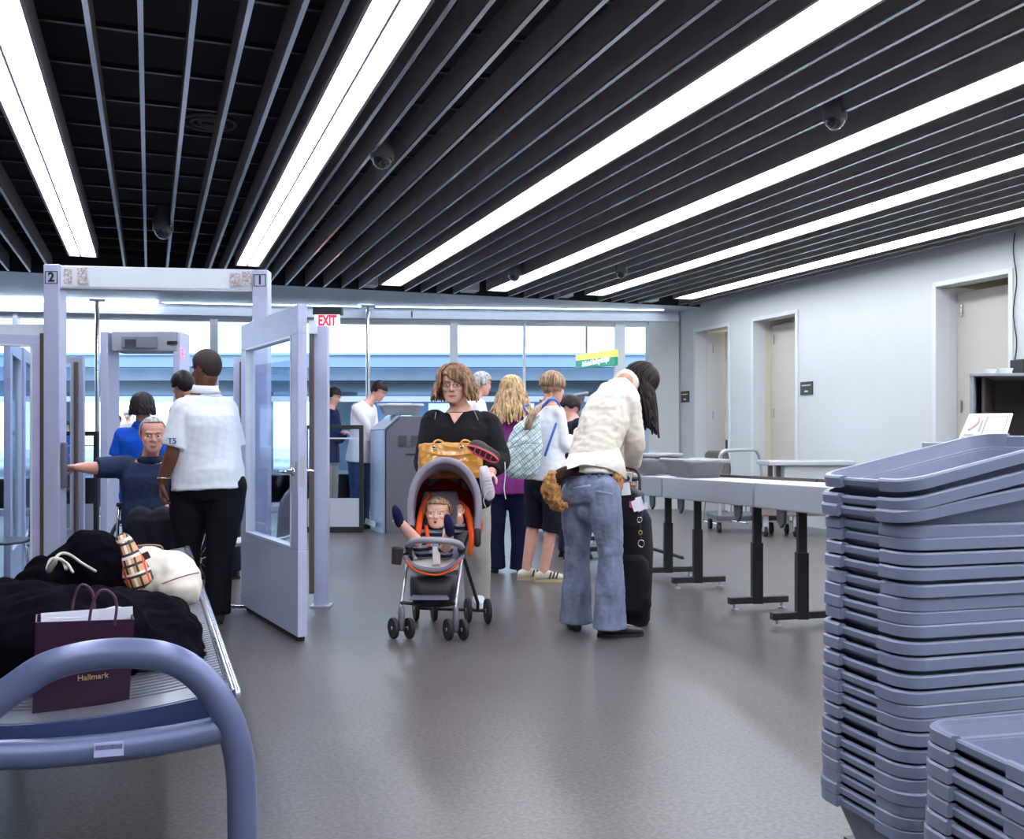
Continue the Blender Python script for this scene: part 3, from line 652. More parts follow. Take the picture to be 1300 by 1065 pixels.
# ---------------------------------------------------------------- roller conveyor
C2, C1 = Vector((1.80, 5.6, .905)), Vector((1.216, 8.0, .857)); CD = (C1-C2); CU = Vector((CD.x, CD.y, 0)).normalized(); CN = Vector((CU.y, -CU.x, 0)); CW = .47
M_ROLL = mat('roller_steel', rgb(205, 202, 205), .3, metal=.4)
lab = ['hidden mostly by the tall tray stack', 'with its near end by the tall tray stack', 'carrying a tray, beside the woman in jeans', 'just past the woman in jeans', 'near the girl with the patterned backpack', 'farthest from the tray stacks']
for k in range(5):
    u0, u1 = -.268+.634*k, .366+.634*k; p0, p1 = C2+CD*(u0+.004), C2+CD*(u1-.004); p0.z = C2.z+CD.z*u0; p1.z = C2.z+CD.z*u1; L = (p1-p0).length; ud = (p1-p0).normalized()
    t = thing('roller_conveyor', 'stainless roller conveyor table section '+lab[k+1], 'conveyor', (p0.x, p0.y, 0), 'cam', 'conveyor table sections')
    H = .165
    pl = [p0, p1, p1+Vector((0, 0, -H)), p0+Vector((0, 0, -H))]
    MB().prism([q for q in pl], CN*.022).build('side_rail', M_STEEL, t, bevel=.008)
    MB().prism([q+CN*CW for q in pl], CN*.02).build('side_rail', mat('rail_brown', rgb(70, 58, 58), .4), t, bevel=.006)
    MB().prism([p0+CN*(CW)+Vector((0, 0, .0)), p1+CN*CW, p1+CN*CW+Vector((0, 0, .018)), p0+CN*CW+Vector((0, 0, .018))], CN*.02).build('guard_strip', mat('rail_brown', rgb(70, 58, 58), .4), t)
    nr = 28
    r0 = MB().tube([p0+ud*.03+CN*.022+Vector((0, 0, -.024)), p0+ud*.03+CN*CW+Vector((0, 0, -.024))], .022, 12, dome=False).build('roller', M_ROLL, t, smooth=True)
    for i in range(1, nr):
        c = r0.copy(); COL.objects.link(c); c.parent = t; c.location = ud*(L-.06)*i/(nr-1)
    MB().prism([p0+CN*.03+Vector((0, 0, -H+.005)), p1+CN*.03+Vector((0, 0, -H+.005)), p1+CN*(CW-.01)+Vector((0, 0, -H+.005)), p0+CN*(CW-.01)+Vector((0, 0, -H+.005))], (0, 0, .03)).build('pan', M_DGREY, t)
    for f in (.17, .80):
        b = p0+ud*L*f+CN*.17; zt = b.z-H
        x = Vector((b.x, b.y, 0))
        leg = MB(); leg.box((x.x, x.y, (zt+.42)/2+.0), (.055, .055, zt-.42)); leg.build('leg', M_BLACK, t, bevel=.004)
        MB().box((x.x, x.y, .25), (.072, .072, .42)).build('leg_sleeve', M_BLACK, t, bevel=.004)
        ft = MB(); a0, a1 = x-CN*.20, x+CN*.22; rot = Matrix.Rotation(math.atan2(CN.y, CN.x), 3, 'Z')
        ft.box((a0+a1)/2+Vector((0, 0, .065)), (.44, .05, .045), rot); ft.build('foot', M_BLACK, t, bevel=.004)
        for a in (a0+CN*.03, a1-CN*.03): MB().lathe((a.x, a.y, 0), [(.026, 0), (.026, .008), (.01, .016), (.008, .06)]).build('levelling_pad', M_STEEL, t)
        br = b-CN*.15; q = Vector((br.x, br.y, zt)); MB().prism([q-CU*.055+Vector((0, 0, .02)), q+CU*.055+Vector((0, 0, .02)), q+CU*.045+Vector((0, 0, -.075)), q+Vector((0, 0, -.115)), q-CU*.045+Vector((0, 0, -.075))], CN*.02).build('bracket', M_DGREY, t, bevel=.004)
    a, b = p0+ud*L*.17+CN*.30, p0+ud*L*.8+CN*.30
    if k >= 2:
        MB().tube([(a.x, a.y, .16), (b.x, b.y, .16)], .016, 8).build('stretcher', M_BLACK, t)
def on_conv(u, nn, dz=0.):
    p = C2+CD*u+CN*nn; p.z = C2.z+CD.z*u+dz; return p
rzc = math.atan2(CU.y, CU.x)
def loose_tray(v, rz, m, label, scale=1., group=None, rx=0, ry=0):
    o = bpy.data.objects.new('security_tray', proto.data.copy()); COL.objects.link(o); o.data.materials.clear(); o.data.materials.append(m)
    o.location = Wd(v); o.rotation_euler = (Matrix.Rotation(rz-TH, 3, 'Z') @ Euler((rx, ry, 0)).to_matrix()).to_euler(); o.scale = (scale,)*3; BASE[o.name] = (Vector(v), 0); info(o, label, 'tray', group)
    return o
loose_tray(on_conv(.98, .26, .004), rzc, M_TRAYG, 'grey tray standing on the conveyor just past the woman in jeans', 1.0)
for k in range(2): loose_tray(on_conv(1.36, .26, .012+.04*k), rzc+.03*k, M_TRAYG, '%s of the pair of nested grey trays behind the single tray on the conveyor' % ('upper' if k else 'lower'), 1.0)
v = A(506, 526, 12.0); v.y = 12.25; v.z = HC-(527-HY)*12/F+.005
loose_tray(v, .05, M_TRAYL, 'pale tray resting on top of the dark grey scanner end', .95)
# stainless wheeled table and hoop-handled cart by the far doors
t = thing('steel_table', 'low stainless steel table on a wheeled base before the doorways', 'table', A(1030, 680, 11.6), 'cam')
d = 11.6; p0, p1 = A(974, 591, d), A(1085, 585, d)
MB().bx((p0.x, d-.05, p0.z), (p1.x, d+.5, p1.z)).build('top', M_STEEL, t, bevel=.01)
MB().bx((p0.x+.02, d+.02, .62), (p0.x+.07, d+.06, p0.z)).build('support', M_BLACK, t); MB().bx((p0.x+.12, d+.02, .62), (p0.x+.17, d+.06, p0.z)).build('support', M_BLACK, t)
MB().bx((p0.x+.2, d, .42), (p1.x-.05, d+.45, p0.z)).build('cabinet', mat('cabinet_grey', rgb(180, 182, 184), .4), t, bevel=.01)
MB().bx((p0.x-.1, d-.1, .25), (p1.x-.3, d+.45, .36)).build('platform', mat('platform_brown', rgb(120, 108, 104), .5), t, bevel=.01)
MB().bx((p0.x+.3, d+.1, .34), (p0.x+.5, d+.4, .45)).build('pedestal', M_STEEL, t)
for x in (972, 1010):
    for dd in (0, .38):
        q = A(x, 0, d); c = Vector((q.x-.02, d+dd, .062)); MB().lathe(c, [(.03, 0), (.062, .004), (.062, .036), (.03, .04)], (1, 0, 0)).build('wheel', M_RUB, t, smooth=False)
        MB().bx((c.x-.01, c.y-.02, .06), (c.x+.05, c.y+.03, .26)).build('caster_fork', M_STEEL, t)
t = thing('cart', 'cart with a bent steel tube push handle standing by the middle doorway', 'cart', A(940, 680, 12.4), 'cam')
h = [A(914, 600, 12), A(914.5, 580, 12), A(919, 573, 12), A(930, 571.5, 12.1), A(955, 571, 12.4), A(961, 573.5, 12.45), A(965, 584, 12.5), A(967, 604, 12.5)]
h = [Vector((h[0].x, 12, .20))]+h+[Vector((h[-1].x, 12.5, .20))]
MB().tube(h, .022, 10, smooth=4).build('handle', M_STEEL, t, smooth=True)
MB().bx((h[0].x-.05, 11.95, .16), (h[-1].x+.05, 12.6, .22)).build('deck', M_DGREY, t, bevel=.01)
for x in (h[0].x, h[-1].x):
    for y in (12.05, 12.6): MB().lathe((x-.02, y, .065), [(.065, 0), (.065, .04)], (1, 0, 0)).build('wheel', M_RUB, t)
# dark chair back by the far door
def shell_chair(label, base, yaw, seatc, backc, leg=M_CHROME, hs=.45, ht=.83, group=None):
    """sled base shell chair; yaw turns the way it faces in the viewing frame (0 faces the viewer)"""
    b = Vector((base[0], base[1], 0)); t = thing('shell_chair', label, 'chair', b, 'cam', group)
    f = Vector((math.sin(yaw), -math.cos(yaw), 0)); r = Vector((math.cos(yaw), math.sin(yaw), 0)); U = Vector((0, 0, 1))
    p = lambda a, s, z: b+r*a+f*s+U*z
    secs = []
    for s, z, w in ((-.20, hs+.02, .17), (-.15, hs, .21), (-.05, hs-.012, .225), (.08, hs-.006, .22), (.17, hs, .215), (.215, hs-.012, .20), (.225, hs-.03, .19)): secs.append((p(0, s, z), r, (f*.15+U).normalized(), w, .011))
    MB().loft(secs, 20, pw=5).build('seat', seatc, t, smooth=True)
    R = []
    for z, s, w, bow in ((hs+.03, -.185, .15, .02), (hs+.10, -.215, .19, .035), (hs+.20, -.235, .215, .045), (hs+.29, -.25, .215, .045), (ht-.04, -.268, .19, .035), (ht, -.275, .13, .02)):
        ring = [p(w*math.sin(a), s+bow*(1-math.cos(a))*1.2, z) for a in [(-1.2+2.4*i/8) for i in range(9)]]
        R.append(ring+[q-f*.012 for q in reversed(ring)])
    MB().rings(R).build('backrest', backc, t, smooth=True)
    for sg in (-1, 1):
        q = [p(sg*.20, .16, hs-.03), p(sg*.21, .20, .05), p(sg*.21, .19, .012), p(sg*.21, -.20, .012), p(sg*.21, -.22, .05), p(sg*.19, -.17, hs-.02)]
        MB().tube(q, .010, 8, smooth=3).build('leg', leg, t, smooth=True)
    MB().tube([p(-.2, -.17, hs-.03), p(.2, -.17, hs-.03)], .009, 8).build('cross_rod', leg, t, smooth=True)
    MB().tube([p(-.2, .15, hs-.035), p(.2, .15, hs-.035)], .009, 8).build('cross_rod', leg, t, smooth=True)
    return t
M_SHELL = mat('shell_grey', rgb(120, 120, 132), .35); M_SEATREFL = mat('seat_reflection', rgb(206, 204, 208), .4)  # pale seat colour stands in for light reflected on the seat
shell_chair('grey shell chair, reflected light coloured into its seat, on the far side of the open gate door', A(330, 0, 7.05), -math.pi/2-.1, M_SEATREFL, M_SHELL)
shell_chair('grey shell chair standing behind the closed lane door', A(14, 0, 7.05), -math.pi/2+.1, mat('seat_dark', rgb(84, 84, 96), .4), M_SHELL)
shell_chair('dark shell chair far back beside the far doorway', A(921, 0, 13.4), 0.3, M_BLACK, mat('chair_charcoal', rgb(80, 76, 74), .5), ht=.98, hs=.5)
# cabinet at the far right with cups and device
t = thing('open_cabinet', 'grey open-fronted cabinet with dark inside behind the tall tray stack', 'cabinet', A(1290, 700, 4.6), 'cam')
d = 4.6; q = lambda x, y, dd=0: A(x, y, d)+Vector((0, dd, 0))
x0, z1, x1, z0 = A(1231, 0, d).x, A(0, 477.5, d).z, A(1420, 0, d).x, .0
mc = mat('cabinet_paint', rgb(156, 158, 170), .4); mi = mat('cabinet_inside', rgb(70, 58, 56), .6)
def sk(a, b, v0, v1, nm, m_):     # sheared box: across a..b, heights, from front to back of the cabinet
    dv = Vector((.26, .42, 0)); p = [Vector((a[0], d, a[1]))+dv*v0, Vector((b[0], d, a[1]))+dv*v0, Vector((b[0], d, b[1]))+dv*v0, Vector((a[0], d, b[1]))+dv*v0]
    MB().prism(p, dv*(v1-v0)).build(nm, m_, t, bevel=.002)
sk((x0, 0), (x0+.018, z1), 0, 1, 'side_panel', mc); sk((x1-.018, 0), (x1, z1), 0, 1, 'side_panel', mc)
sk((x0, z1), (x1, z1+.014), -.02, 1, 'top_panel', mc); sk((x0+.018, 0), (x1-.018, z1), .96, 1, 'back_panel', mi)
sk((x0+.05, 1.0), (x0+.065, z1), .1, .95, 'inner_post', mi); sk((x0+.018, .98), (x1-.018, 1.0), .02, .95, 'shelf', mi); sk((x0+.018, .08), (x1-.018, .98), .02, .95, 'base_box', mc)
for k, x in enumerate((1273, 1294)):
    c = A(x, 477, d); c.z = z1+.0142; c.y = d+.12
    MB().lathe(c, [(.024, 0), (.026, .022), (.029, .023), (.029, .030), (.0, .031)] if k else [(.022, 0), (.024, .018), (.027, .019), (.027, .026), (.0, .027)]).build('lid_cup', M_WHITE, None, frame='cam', base=c, smooth=False)
    o = COL.objects[-1]; info(o, 'small white lid-like cup on the cabinet top, the one %s the wall cable' % ('beneath' if k else 'farther from'), 'cup', 'white cups on the cabinet')
t = thing('desk_telephone', 'white desk telephone propped up in front of the open cabinet', 'telephone', A(1250, 556, 3.9), 'cam')
d = 3.9
P4 = [A(1217, 557, d-.05), A(1277, 557, d-.05), A(1287, 524, d+.05), A(1231, 524.5, d+.05)]
MB().prism(P4, (.012, .035, -.01)).build('body', mat('phone_white', rgb(236, 234, 238), .35), t, bevel=.006)
e = Vector((0, -.004, .001))
def on_phone(a, b): return (P4[0].lerp(P4[1], a)).lerp(P4[3].lerp(P4[2], a), b)
gl = mat('phone_line', rgb(150, 148, 160), .5)
def pq(a0, b0, a1, b1, m, nm, off=.002):
    MB().prism([on_phone(a0, b0)+e, on_phone(a1, b0)+e, on_phone(a1, b1)+e, on_phone(a0, b1)+e], (0, -off, 0)).build(nm, m, t)
pq(.42, .12, .90, .86, gl, 'screen_border'); pq(.45, .16, .87, .82, mat('phone_screen', rgb(228, 228, 236), .2), 'screen', .004)
pq(.06, .08, .28, .18, gl, 'slot'); pq(.04, .00, .26, .05, M_BLACK, 'slot'); pq(.33, .25, .37, .72, gl, 'button_strip')
c = on_phone(.20, .58); pts = [c+e*1.5+Vector((.035*math.sin(a), 0, .03*math.cos(a))) for a in [(.2+k*.3) for k in range(10)]]
MB().tube([on_phone(.12+.16*math.sin(k*.28)*.9, .35+.06*k)+e*2 for k in range(8)], .005, 6, smooth=2).build('hook', mat('phone_pink', rgb(190, 160, 160), .5), t, smooth=True)
# desk that holds the telephone
t = thing('desk', 'narrow grey desk in front of the open cabinet, hidden by the trays', 'desk', A(1255, 700, 3.95), 'cam')
MB().bx((A(1210, 0, 3.9).x, 3.78, A(0, 558, 3.86).z-.04), (A(1400, 0, 3.9).x, 4.2, A(0, 558, 3.86).z-.012)).build('top', mc, t, bevel=.004)
for x in (1215, 1390):
    for y in (3.82, 4.15): MB().tube([(A(x, 0, 3.9).x+.03, y, 0), (A(x, 0, 3.9).x+.03, y, 1.15)], .018, 8, dome=False).build('leg', M_BLACK, t)
# ---------------------------------------------------------------- people
Z = Vector((0, 0, 1))
def skin(name, c): return mat('skin_'+name, c, .5, var=.05, scale=14, spec=.35)
SK = skin('fair', rgb(222, 168, 150)); SKD = skin('brown', rgb(120, 76, 56)); SKM = skin('tan', rgb(196, 140, 116))
M_EYE = mat('eye_white', rgb(225, 222, 220), .25); M_IRIS = mat('eye_iris', (.03, .02, .015), .15); M_LIP = mat('lip', rgb(176, 96, 92), .45)
def hair_mat(name, c, c2=None):
    m = bpy.data.materials.new(name); m.use_nodes = True; nt = m.node_tree; b = nt.nodes['Principled BSDF']; b.inputs['Roughness'].default_value = .5; b.inputs['Specular IOR Level'].default_value = .22
    tc = nt.nodes.new('ShaderNodeTexCoord'); mp = nt.nodes.new('ShaderNodeMapping'); mp.inputs['Scale'].default_value = (60, 60, 5)
    n = nt.nodes.new('ShaderNodeTexNoise'); n.inputs['Scale'].default_value = 1.; n.inputs['Detail'].default_value = 4
    nt.links.new(tc.outputs['Object'], mp.inputs[0]); nt.links.new(mp.outputs[0], n.inputs['Vector'])
    r = nt.nodes.new('ShaderNodeValToRGB'); e = r.color_ramp.elements; e[0].position = .35; e[1].position = .65
    e[0].color = (*[k*.55 for k in c], 1); e[1].color = (*(c2 or [min(1, k*1.35) for k in c]), 1)
    nt.links.new(n.outputs[0], r.inputs[0]); nt.links.new(r.outputs[0], b.inputs['Base Color'])
    bp = nt.nodes.new('ShaderNodeBump'); bp.inputs['Strength'].default_value = .6; bp.inputs['Distance'].default_value = .004
    nt.links.new(n.outputs[0], bp.inputs['Height']); nt.links.new(bp.outputs[0], b.inputs['Normal']); return m
def cloth(name, c, var=.08, bump=.25, rough=.85): return mat('cloth_'+name, c, rough, var=var, scale=12, bump=bump, spec=.2)

class Head:
    def __init__(s, c, yaw=0., pitch=0., roll=0., k=1., wide=1.):
        s.c = Vector(c); s.k = k; s.wide = wide
        s.f = Vector((math.sin(yaw), -math.cos(yaw), 0)); s.r = Vector((math.cos(yaw), math.sin(yaw), 0)); s.u = Z.copy()
        R = Matrix.Rotation(-pitch, 3, s.r) if False else Matrix.Rotation(pitch, 3, s.r); s.f = R @ s.f; s.u = R @ s.u
        R = Matrix.Rotation(roll, 3, s.f); s.r = R @ s.r; s.u = R @ s.u
        s.M = Matrix((s.r, s.f, s.u)).transposed()
    def p(s, x, y, z): return s.c+(s.r*x*s.wide+s.f*y+s.u*z)*s.k
    def add(s, mb):
        secs = []
        for z, w, f, b in ((-.122, .018, .070, .030), (-.114, .034, .080, .012), (-.098, .047, .084, -.010), (-.075, .058, .085, -.035), (-.045, .066, .084, -.062), (-.02, .068, .082, -.082), (0, .0705, .080, -.092), (.02, .073, .086, -.098), (.045, .0755, .088, -.099), (.07, .073, .080, -.092), (.092, .062, .062, -.076), (.107, .044, .040, -.052), (.115, .02, .012, -.022)):
            secs.append((s.p(0, (f+b)/2, z), s.r*s.k, s.f*s.k, w*s.wide, (f-b)/2))
        mb.loft(secs, 28, pw=2.15)
        e = lambda x, y, z, a, b, c: mb.ell(s.p(x, y, z), (a*s.k*s.wide, b*s.k, c*s.k), s.M, 12, 8)
        e(0, .082-.008*(s.k < .8), .020, .052, .012, .011)                                   # brow
        for q in (-1, 1):
            e(q*.036, .066, -.028, .022, .018, .020)                          # cheek
            e(q*.074, -.012, -.008, .007, .018, .030); e(q*.079, -.018, .004, .006, .012, .018)   # ear
            e(q*.0115, .094, -.036, .009, .010, .008)                         # nostril
        mb.tube([s.p(0, .084, .010), s.p(0, .094, -.008), s.p(0, .103, -.026), s.p(0, .104, -.036)], [.007*s.k, .0085*s.k, .011*s.k, .010*s.k], 10, ref=s.r)
        e(0, .080, -.068, .017, .0085, .007); e(0, .078, -.078, .014, .0085, .007)  # mouth
        e(0, .072, -.104, .022, .014, .016)                                  # chin
    def face(s, t, mouth=True, brow=None, lipm=None, open_mouth=False):
        for q in (-1, 1):
            MB().ell(s.p(q*.031, .077, -.003), (.0135*s.k, .009*s.k, .0075*s.k), s.M, 12, 8).build('eye', M_EYE, t, smooth=True)
            MB().ell(s.p(q*.031, .0835, -.003), (.0062*s.k, .004*s.k, .0064*s.k), s.M, 10, 6).build('iris', M_IRIS, t, smooth=True)
            if brow:
                mb = MB(); mb.tube([s.p(q*.014, .093, .017), s.p(q*.032, .091, .024), s.p(q*.050, .080, .019)], [.004*s.k, .0048*s.k, .0025*s.k], 6, smooth=2); mb.build('eyebrow', brow, t, smooth=True)
        if mouth:
            mb = MB(); mb.tube([s.p(-.023, .089, -.072), s.p(-.008, .0935, -.0695), s.p(0, .0938, -.0705), s.p(.008, .0935, -.0695), s.p(.023, .089, -.072)], [.0012*s.k, .003*s.k, .0026*s.k, .003*s.k, .0012*s.k], 8, smooth=2)
            mb.tube([s.p(-.021, .089, -.074), s.p(0, .0915, -.0775), s.p(.021, .089, -.074)], [.0012*s.k, .0036*s.k, .0012*s.k], 8, smooth=3); mb.build('lips', lipm or M_LIP, t, smooth=True)
        if open_mouth: MB().ell(s.p(0, .094, -.072), (.013*s.k, .007*s.k, .010*s.k), s.M, 10, 6).build('open_mouth', mat('mouth_dark', (.12, .02, .02), .5), t, smooth=True)
    def shell(s, off=.012, front=.050, side=-.02, back=-.085, n=44, noi=.004, crown=0.):
        """short hair cap over the skull"""
        mb = MB(); grid = {}; m = 26; vs = []; idx = {}
        for i in range(m+1):
            th = math.pi*.80*i/m
            for j in range(n):
                a = 2*math.pi*j/n; x, y, z = math.sin(th)*math.sin(a), math.sin(th)*math.cos(a), math.cos(th)
                lim = (front if y > .45 else side if y > -.25 else back)
                if y > .25 and y <= .45: lim = side+(front-side)*(y-.25)/.2
                if -.45 < y <= -.25: lim = back+(side-back)*(y+.45)/.2
                zz = .022+z*(.097+off)
                k = 1+noise.noise(Vector((x*7, y*7, z*7)))*noi/.09
                pt = s.p(x*(.0765+off)*k, -.006+y*(.096+off)*k+(crown if z > .3 else 0), .022+z*(.095+off+crown)*k)
                idx[i, j] = (len(vs), zz >= lim); vs.append(pt)
        fs = []
        for i in range(m):
            for j in range(n):
                q = [idx[i, j], idx[i, (j+1) % n], idx[i+1, (j+1) % n], idx[i+1, j]]
                if all(k[1] for k in q): fs.append(tuple(k[0] for k in q) if i else (q[0][0], q[2][0], q[3][0]))
        mb.add(vs, fs); bmesh.ops.delete(mb.bm, geom=[v for v in mb.bm.verts if not v.link_faces], context='VERTS'); return mb
    def locks(s, n, length, a0, a1, rad=.013, drop=None, out=.012, wav=.006, seed=1, top=.11, z0=-.02, spread=0., part=0., ease=1.):
        """locks from the crown over the skull, then falling; a measured from the face direction, through the wearer's side"""
        rnd = random.Random(seed); mb = MB(); drop = drop or -Z
        for i in range(n):
            a = math.radians(a0+(a1-a0)*(i+.5)/n+rnd.uniform(-4, 4)); x, y = math.sin(a), math.cos(a); o = out+rnd.uniform(-.003, .004); pts = []
            for th in (.12, .5, .9, 1.3, 1.6): pts.append(s.p(part*(1-th/1.6)+math.sin(th)*x*(.0765+o), -.006+math.sin(th)*y*(.096+o), .022+math.cos(th)*(.095+o)))
            e = pts[-1]; Ld = length*rnd.uniform(.82, 1.06); ph = rnd.uniform(0, 6)
            radial = (s.r*x+s.f*y); radial = Vector((radial.x, radial.y, 0))
            for k in range(1, 8):
                q = k/7; w = wav*math.sin(ph+q*9)
                pts.append(e+drop*Ld*q+radial*(spread*q**ease)+s.r*w+s.f*wav*.6*math.cos(ph+q*7))
            rr = [rad*.6, rad, rad*1.15, rad*1.2, rad*1.2]+[rad*(1.2-.75*(k/7)**2)*1. for k in range(1, 8)]
            mb.tube(pts, rr, 7, asp=.55, ref=radial if radial.length > .1 else s.f, smooth=2)
        return mb

def hand(mb, w, d, pn, k=1., curl=.5, thumb=1, spread=1.):
    """w wrist, d direction of the hand, pn palm normal; thumb side sign along d x pn"""
    w = Vector(w); d = Vector(d).normalized(); pn = Vector(pn); pn = (pn-d*pn.dot(d)).normalized(); sd = d.cross(pn)*thumb
    mb.loft([(w-d*.02*k, sd, pn, .026*k, .019*k), (w+d*.005*k, sd, pn, .027*k, .018*k), (w+d*.035*k, sd, pn, .036*k, .016*k), (w+d*.07*k, sd, pn, .040*k, .014*k), (w+d*.094*k, sd, pn, .037*k, .011*k), (w+d*.099*k, sd, pn, .030*k, .006*k)], 16)
    for i, (o, L, r) in enumerate(((.0300, .072, .0088), (.0105, .082, .0092), (-.0095, .076, .0088), (-.0290, .060, .0078))):
        b = w+(d*.088+sd*o)*k; ang = curl*.5; p = b; pts = [b-d*.015*k, b]; dr = (d+sd*(o*3.2*spread)).normalized()
        for j, f in enumerate((.45, .32, .23)):
            ang2 = ang+curl*j*.9; v = dr*math.cos(ang2)+pn*math.sin(ang2); p = p+v*L*f*k; pts.append(p)
        mb.tube(pts, [r*k, r*1.02*k, r*.98*k, r*.9*k, r*.78*k], 8, smooth=2)
    b = w+(d*.025+sd*.028+pn*.004)*k; v = (d*.65+sd*.75+pn*.25*(1+curl)).normalized(); v2 = (d*.95+sd*.25+pn*.35*(.5+curl)).normalized()
    mb.tube([b-v*.02*k, b+v*.015*k, b+v*.042*k, b+v*.042*k+v2*.030*k, b+v*.042*k+v2*.052*k], [.013*k, .0125*k, .011*k, .0098*k, .008*k], 8, smooth=2)

def limb(mb, pts, rad, off=0., n=14, asp=1., ref=(0, 1, 0)): mb.tube(pts, [r+off for r in rad], n, asp=asp, ref=ref, smooth=4)

def torso_secs(J, B, off=0., lo=0, hi=99):
    hl, hr, sl, sr, nk = J['hipL'], J['hipR'], J['shL'], J['shR'], J['neck']
    hc = (hl+hr)/2; sc = (sl+sr)/2; mid = J.get('waist') or hc.lerp(sc, .45)+Vector((0, 0, 0))
    ch = J.get('chest') or mid.lerp(sc, .6)
    la, lb = (hl-hr).normalized(), (sl-sr).normalized()
    up0 = (mid-hc).normalized(); up1 = (sc-mid).normalized(); out = []
    k = B['k']; wh, ww, wc, dh, dw, dc = [B[q]*k for q in ('wh', 'ww', 'wc', 'dh', 'dw', 'dc')]
    L = [(hc-up0*.085*k, la, up0, wh*.72, dh*.80), (hc-up0*.04*k, la, up0, wh*.95, dh*.97), (hc+up0*.02*k, la, up0, wh, dh), (hc.lerp(mid, .5), la, up0, (wh+ww)/2, (dh+dw)/2), (mid, la.lerp(lb, .5).normalized(), (up0+up1).normalized(), ww, dw),
         (ch, lb, up1, (wc+ww)/2+.005*k, (dc+dw)/2+.006*k), (ch.lerp(sc, .55), lb, up1, wc, dc), (sc-up1*.02*k, lb, up1, wc*.98, dc*.88), (sc+up1*.022*k, lb, up1, wc*.84, dc*.72), (sc.lerp(nk, .65), lb, (nk-sc).normalized(), wc*.54, dc*.60), (nk, lb, (nk-sc).normalized(), .058*k, .056*k)]
    S_ = []
    for c, x, u, rx, ry in L[lo:hi]:
        y = x.cross(u).normalized(); x = u.cross(y).normalized() if abs(u.dot(x)) > 1e-3 else x
        S_.append((c, x, y, rx+off, ry+off))
    return S_
STD = dict(k=1., wh=.170, ww=.140, wc=.175, dh=.112, dw=.100, dc=.115, th=.083, kn=.056, cf=.055, an=.038, ua=.048, el=.040, fa=.036, wr=.027, nk=.056)
def body(t, J, B, H, sk, voxel=.007, hands=True, feet=True, hk=1., curl=(.6, .6), pn=None, legs=True, thumbs=(1, -1)):
    mb = MB(); k = B['k']
    mb.loft(torso_secs(J, B), 24, pw=2.3)
    H.add(mb)
    nb = H.p(0, -.022, -.05); mb.tube([J['neck']-(nb-J['neck'])*.25, J['neck'], J['neck'].lerp(nb, .6), nb], [B['nk']*1.2*k, B['nk']*k, B['nk']*.95*k, B['nk']*.98*k], 14, ref=H.f)
    for i, q in enumerate('LR'):
        sh, el, wr = J['sh'+q], J['el'+q], J['wr'+q]
        if sh is None: continue
        limb(mb, [sh, sh.lerp(el, .35), el, el.lerp(wr, .3), wr], [B['ua']*1.08*k, B['ua']*k, B['el']*k, (B['fa']+.004)*k, B['wr']*k])
        if hands:
            d = J.get('hd'+q) or (wr-el); P = J.get('pn'+q) or Vector((0, 1, 0))
            hand(mb, wr, d, P, k*hk, curl[i], thumbs[i])
        if legs:
            hp, kn, an = J['hip'+q], J['kn'+q], J['an'+q]
            limb(mb, [hp, hp.lerp(kn, .4), kn, kn.lerp(an, .32), an], [B['th']*k, B['th']*.92*k, B['kn']*k, B['cf']*k, B['an']*k])
            if feet:
                fd = J['ft'+q]; mb.tube([an+Vector((0, 0, -.01)), an+fd*.05*k+Vector((0, 0, -.035*k)), an+fd*.14*k+Vector((0, 0, -.05*k))], [.038*k, .036*k, .03*k], 10)
    return mb.build('body', sk, t, remesh=voxel, sm_iter=3)
def trousers(t, J, B, m, off=.014, name='trousers', flare=None, end=1., voxel=.010, amp=.004, knee=None, ankw=.068, nm=None):
    mb = MB(); k = B['k']; mb.loft(torso_secs(J, B, off, 0, 4), 24, pw=2.3); mb.ell((J['hipL']+J['hipR'])/2-Z*.10*k, (.085*k+off, .085*k+off, .075*k+off))
    for q in 'LR':
        hp, kn, an = J['hip'+q], J['kn'+q], J['an'+q]; mb.ell(hp, (B['th']*k+off,)*3); mb.ell(kn, ((B['kn']*k+off+.004),)*3); r = [B['th']*k+off, B['th']*.95*k+off, (knee or B['kn']*k+off+.006), B['cf']*k+off+.008, ankw]
        if end < 1: e = kn.lerp(an, end); pts = [hp, hp.lerp(kn, .45), kn, e]; r = r[:3]+[r[3]]
        else: pts = [hp, hp.lerp(kn, .45), kn, kn.lerp(an, .4), an+Vector((0, 0, -.035*k))]
        if flare and end >= 1: r[3], r[4] = flare
        mb.tube(pts, r, 16, smooth=4, dome=False, ref=(0, 1, 0))
    return mb.build(name, m, t, remesh=voxel, sm_iter=4, noiseamp=amp, nscale=16)
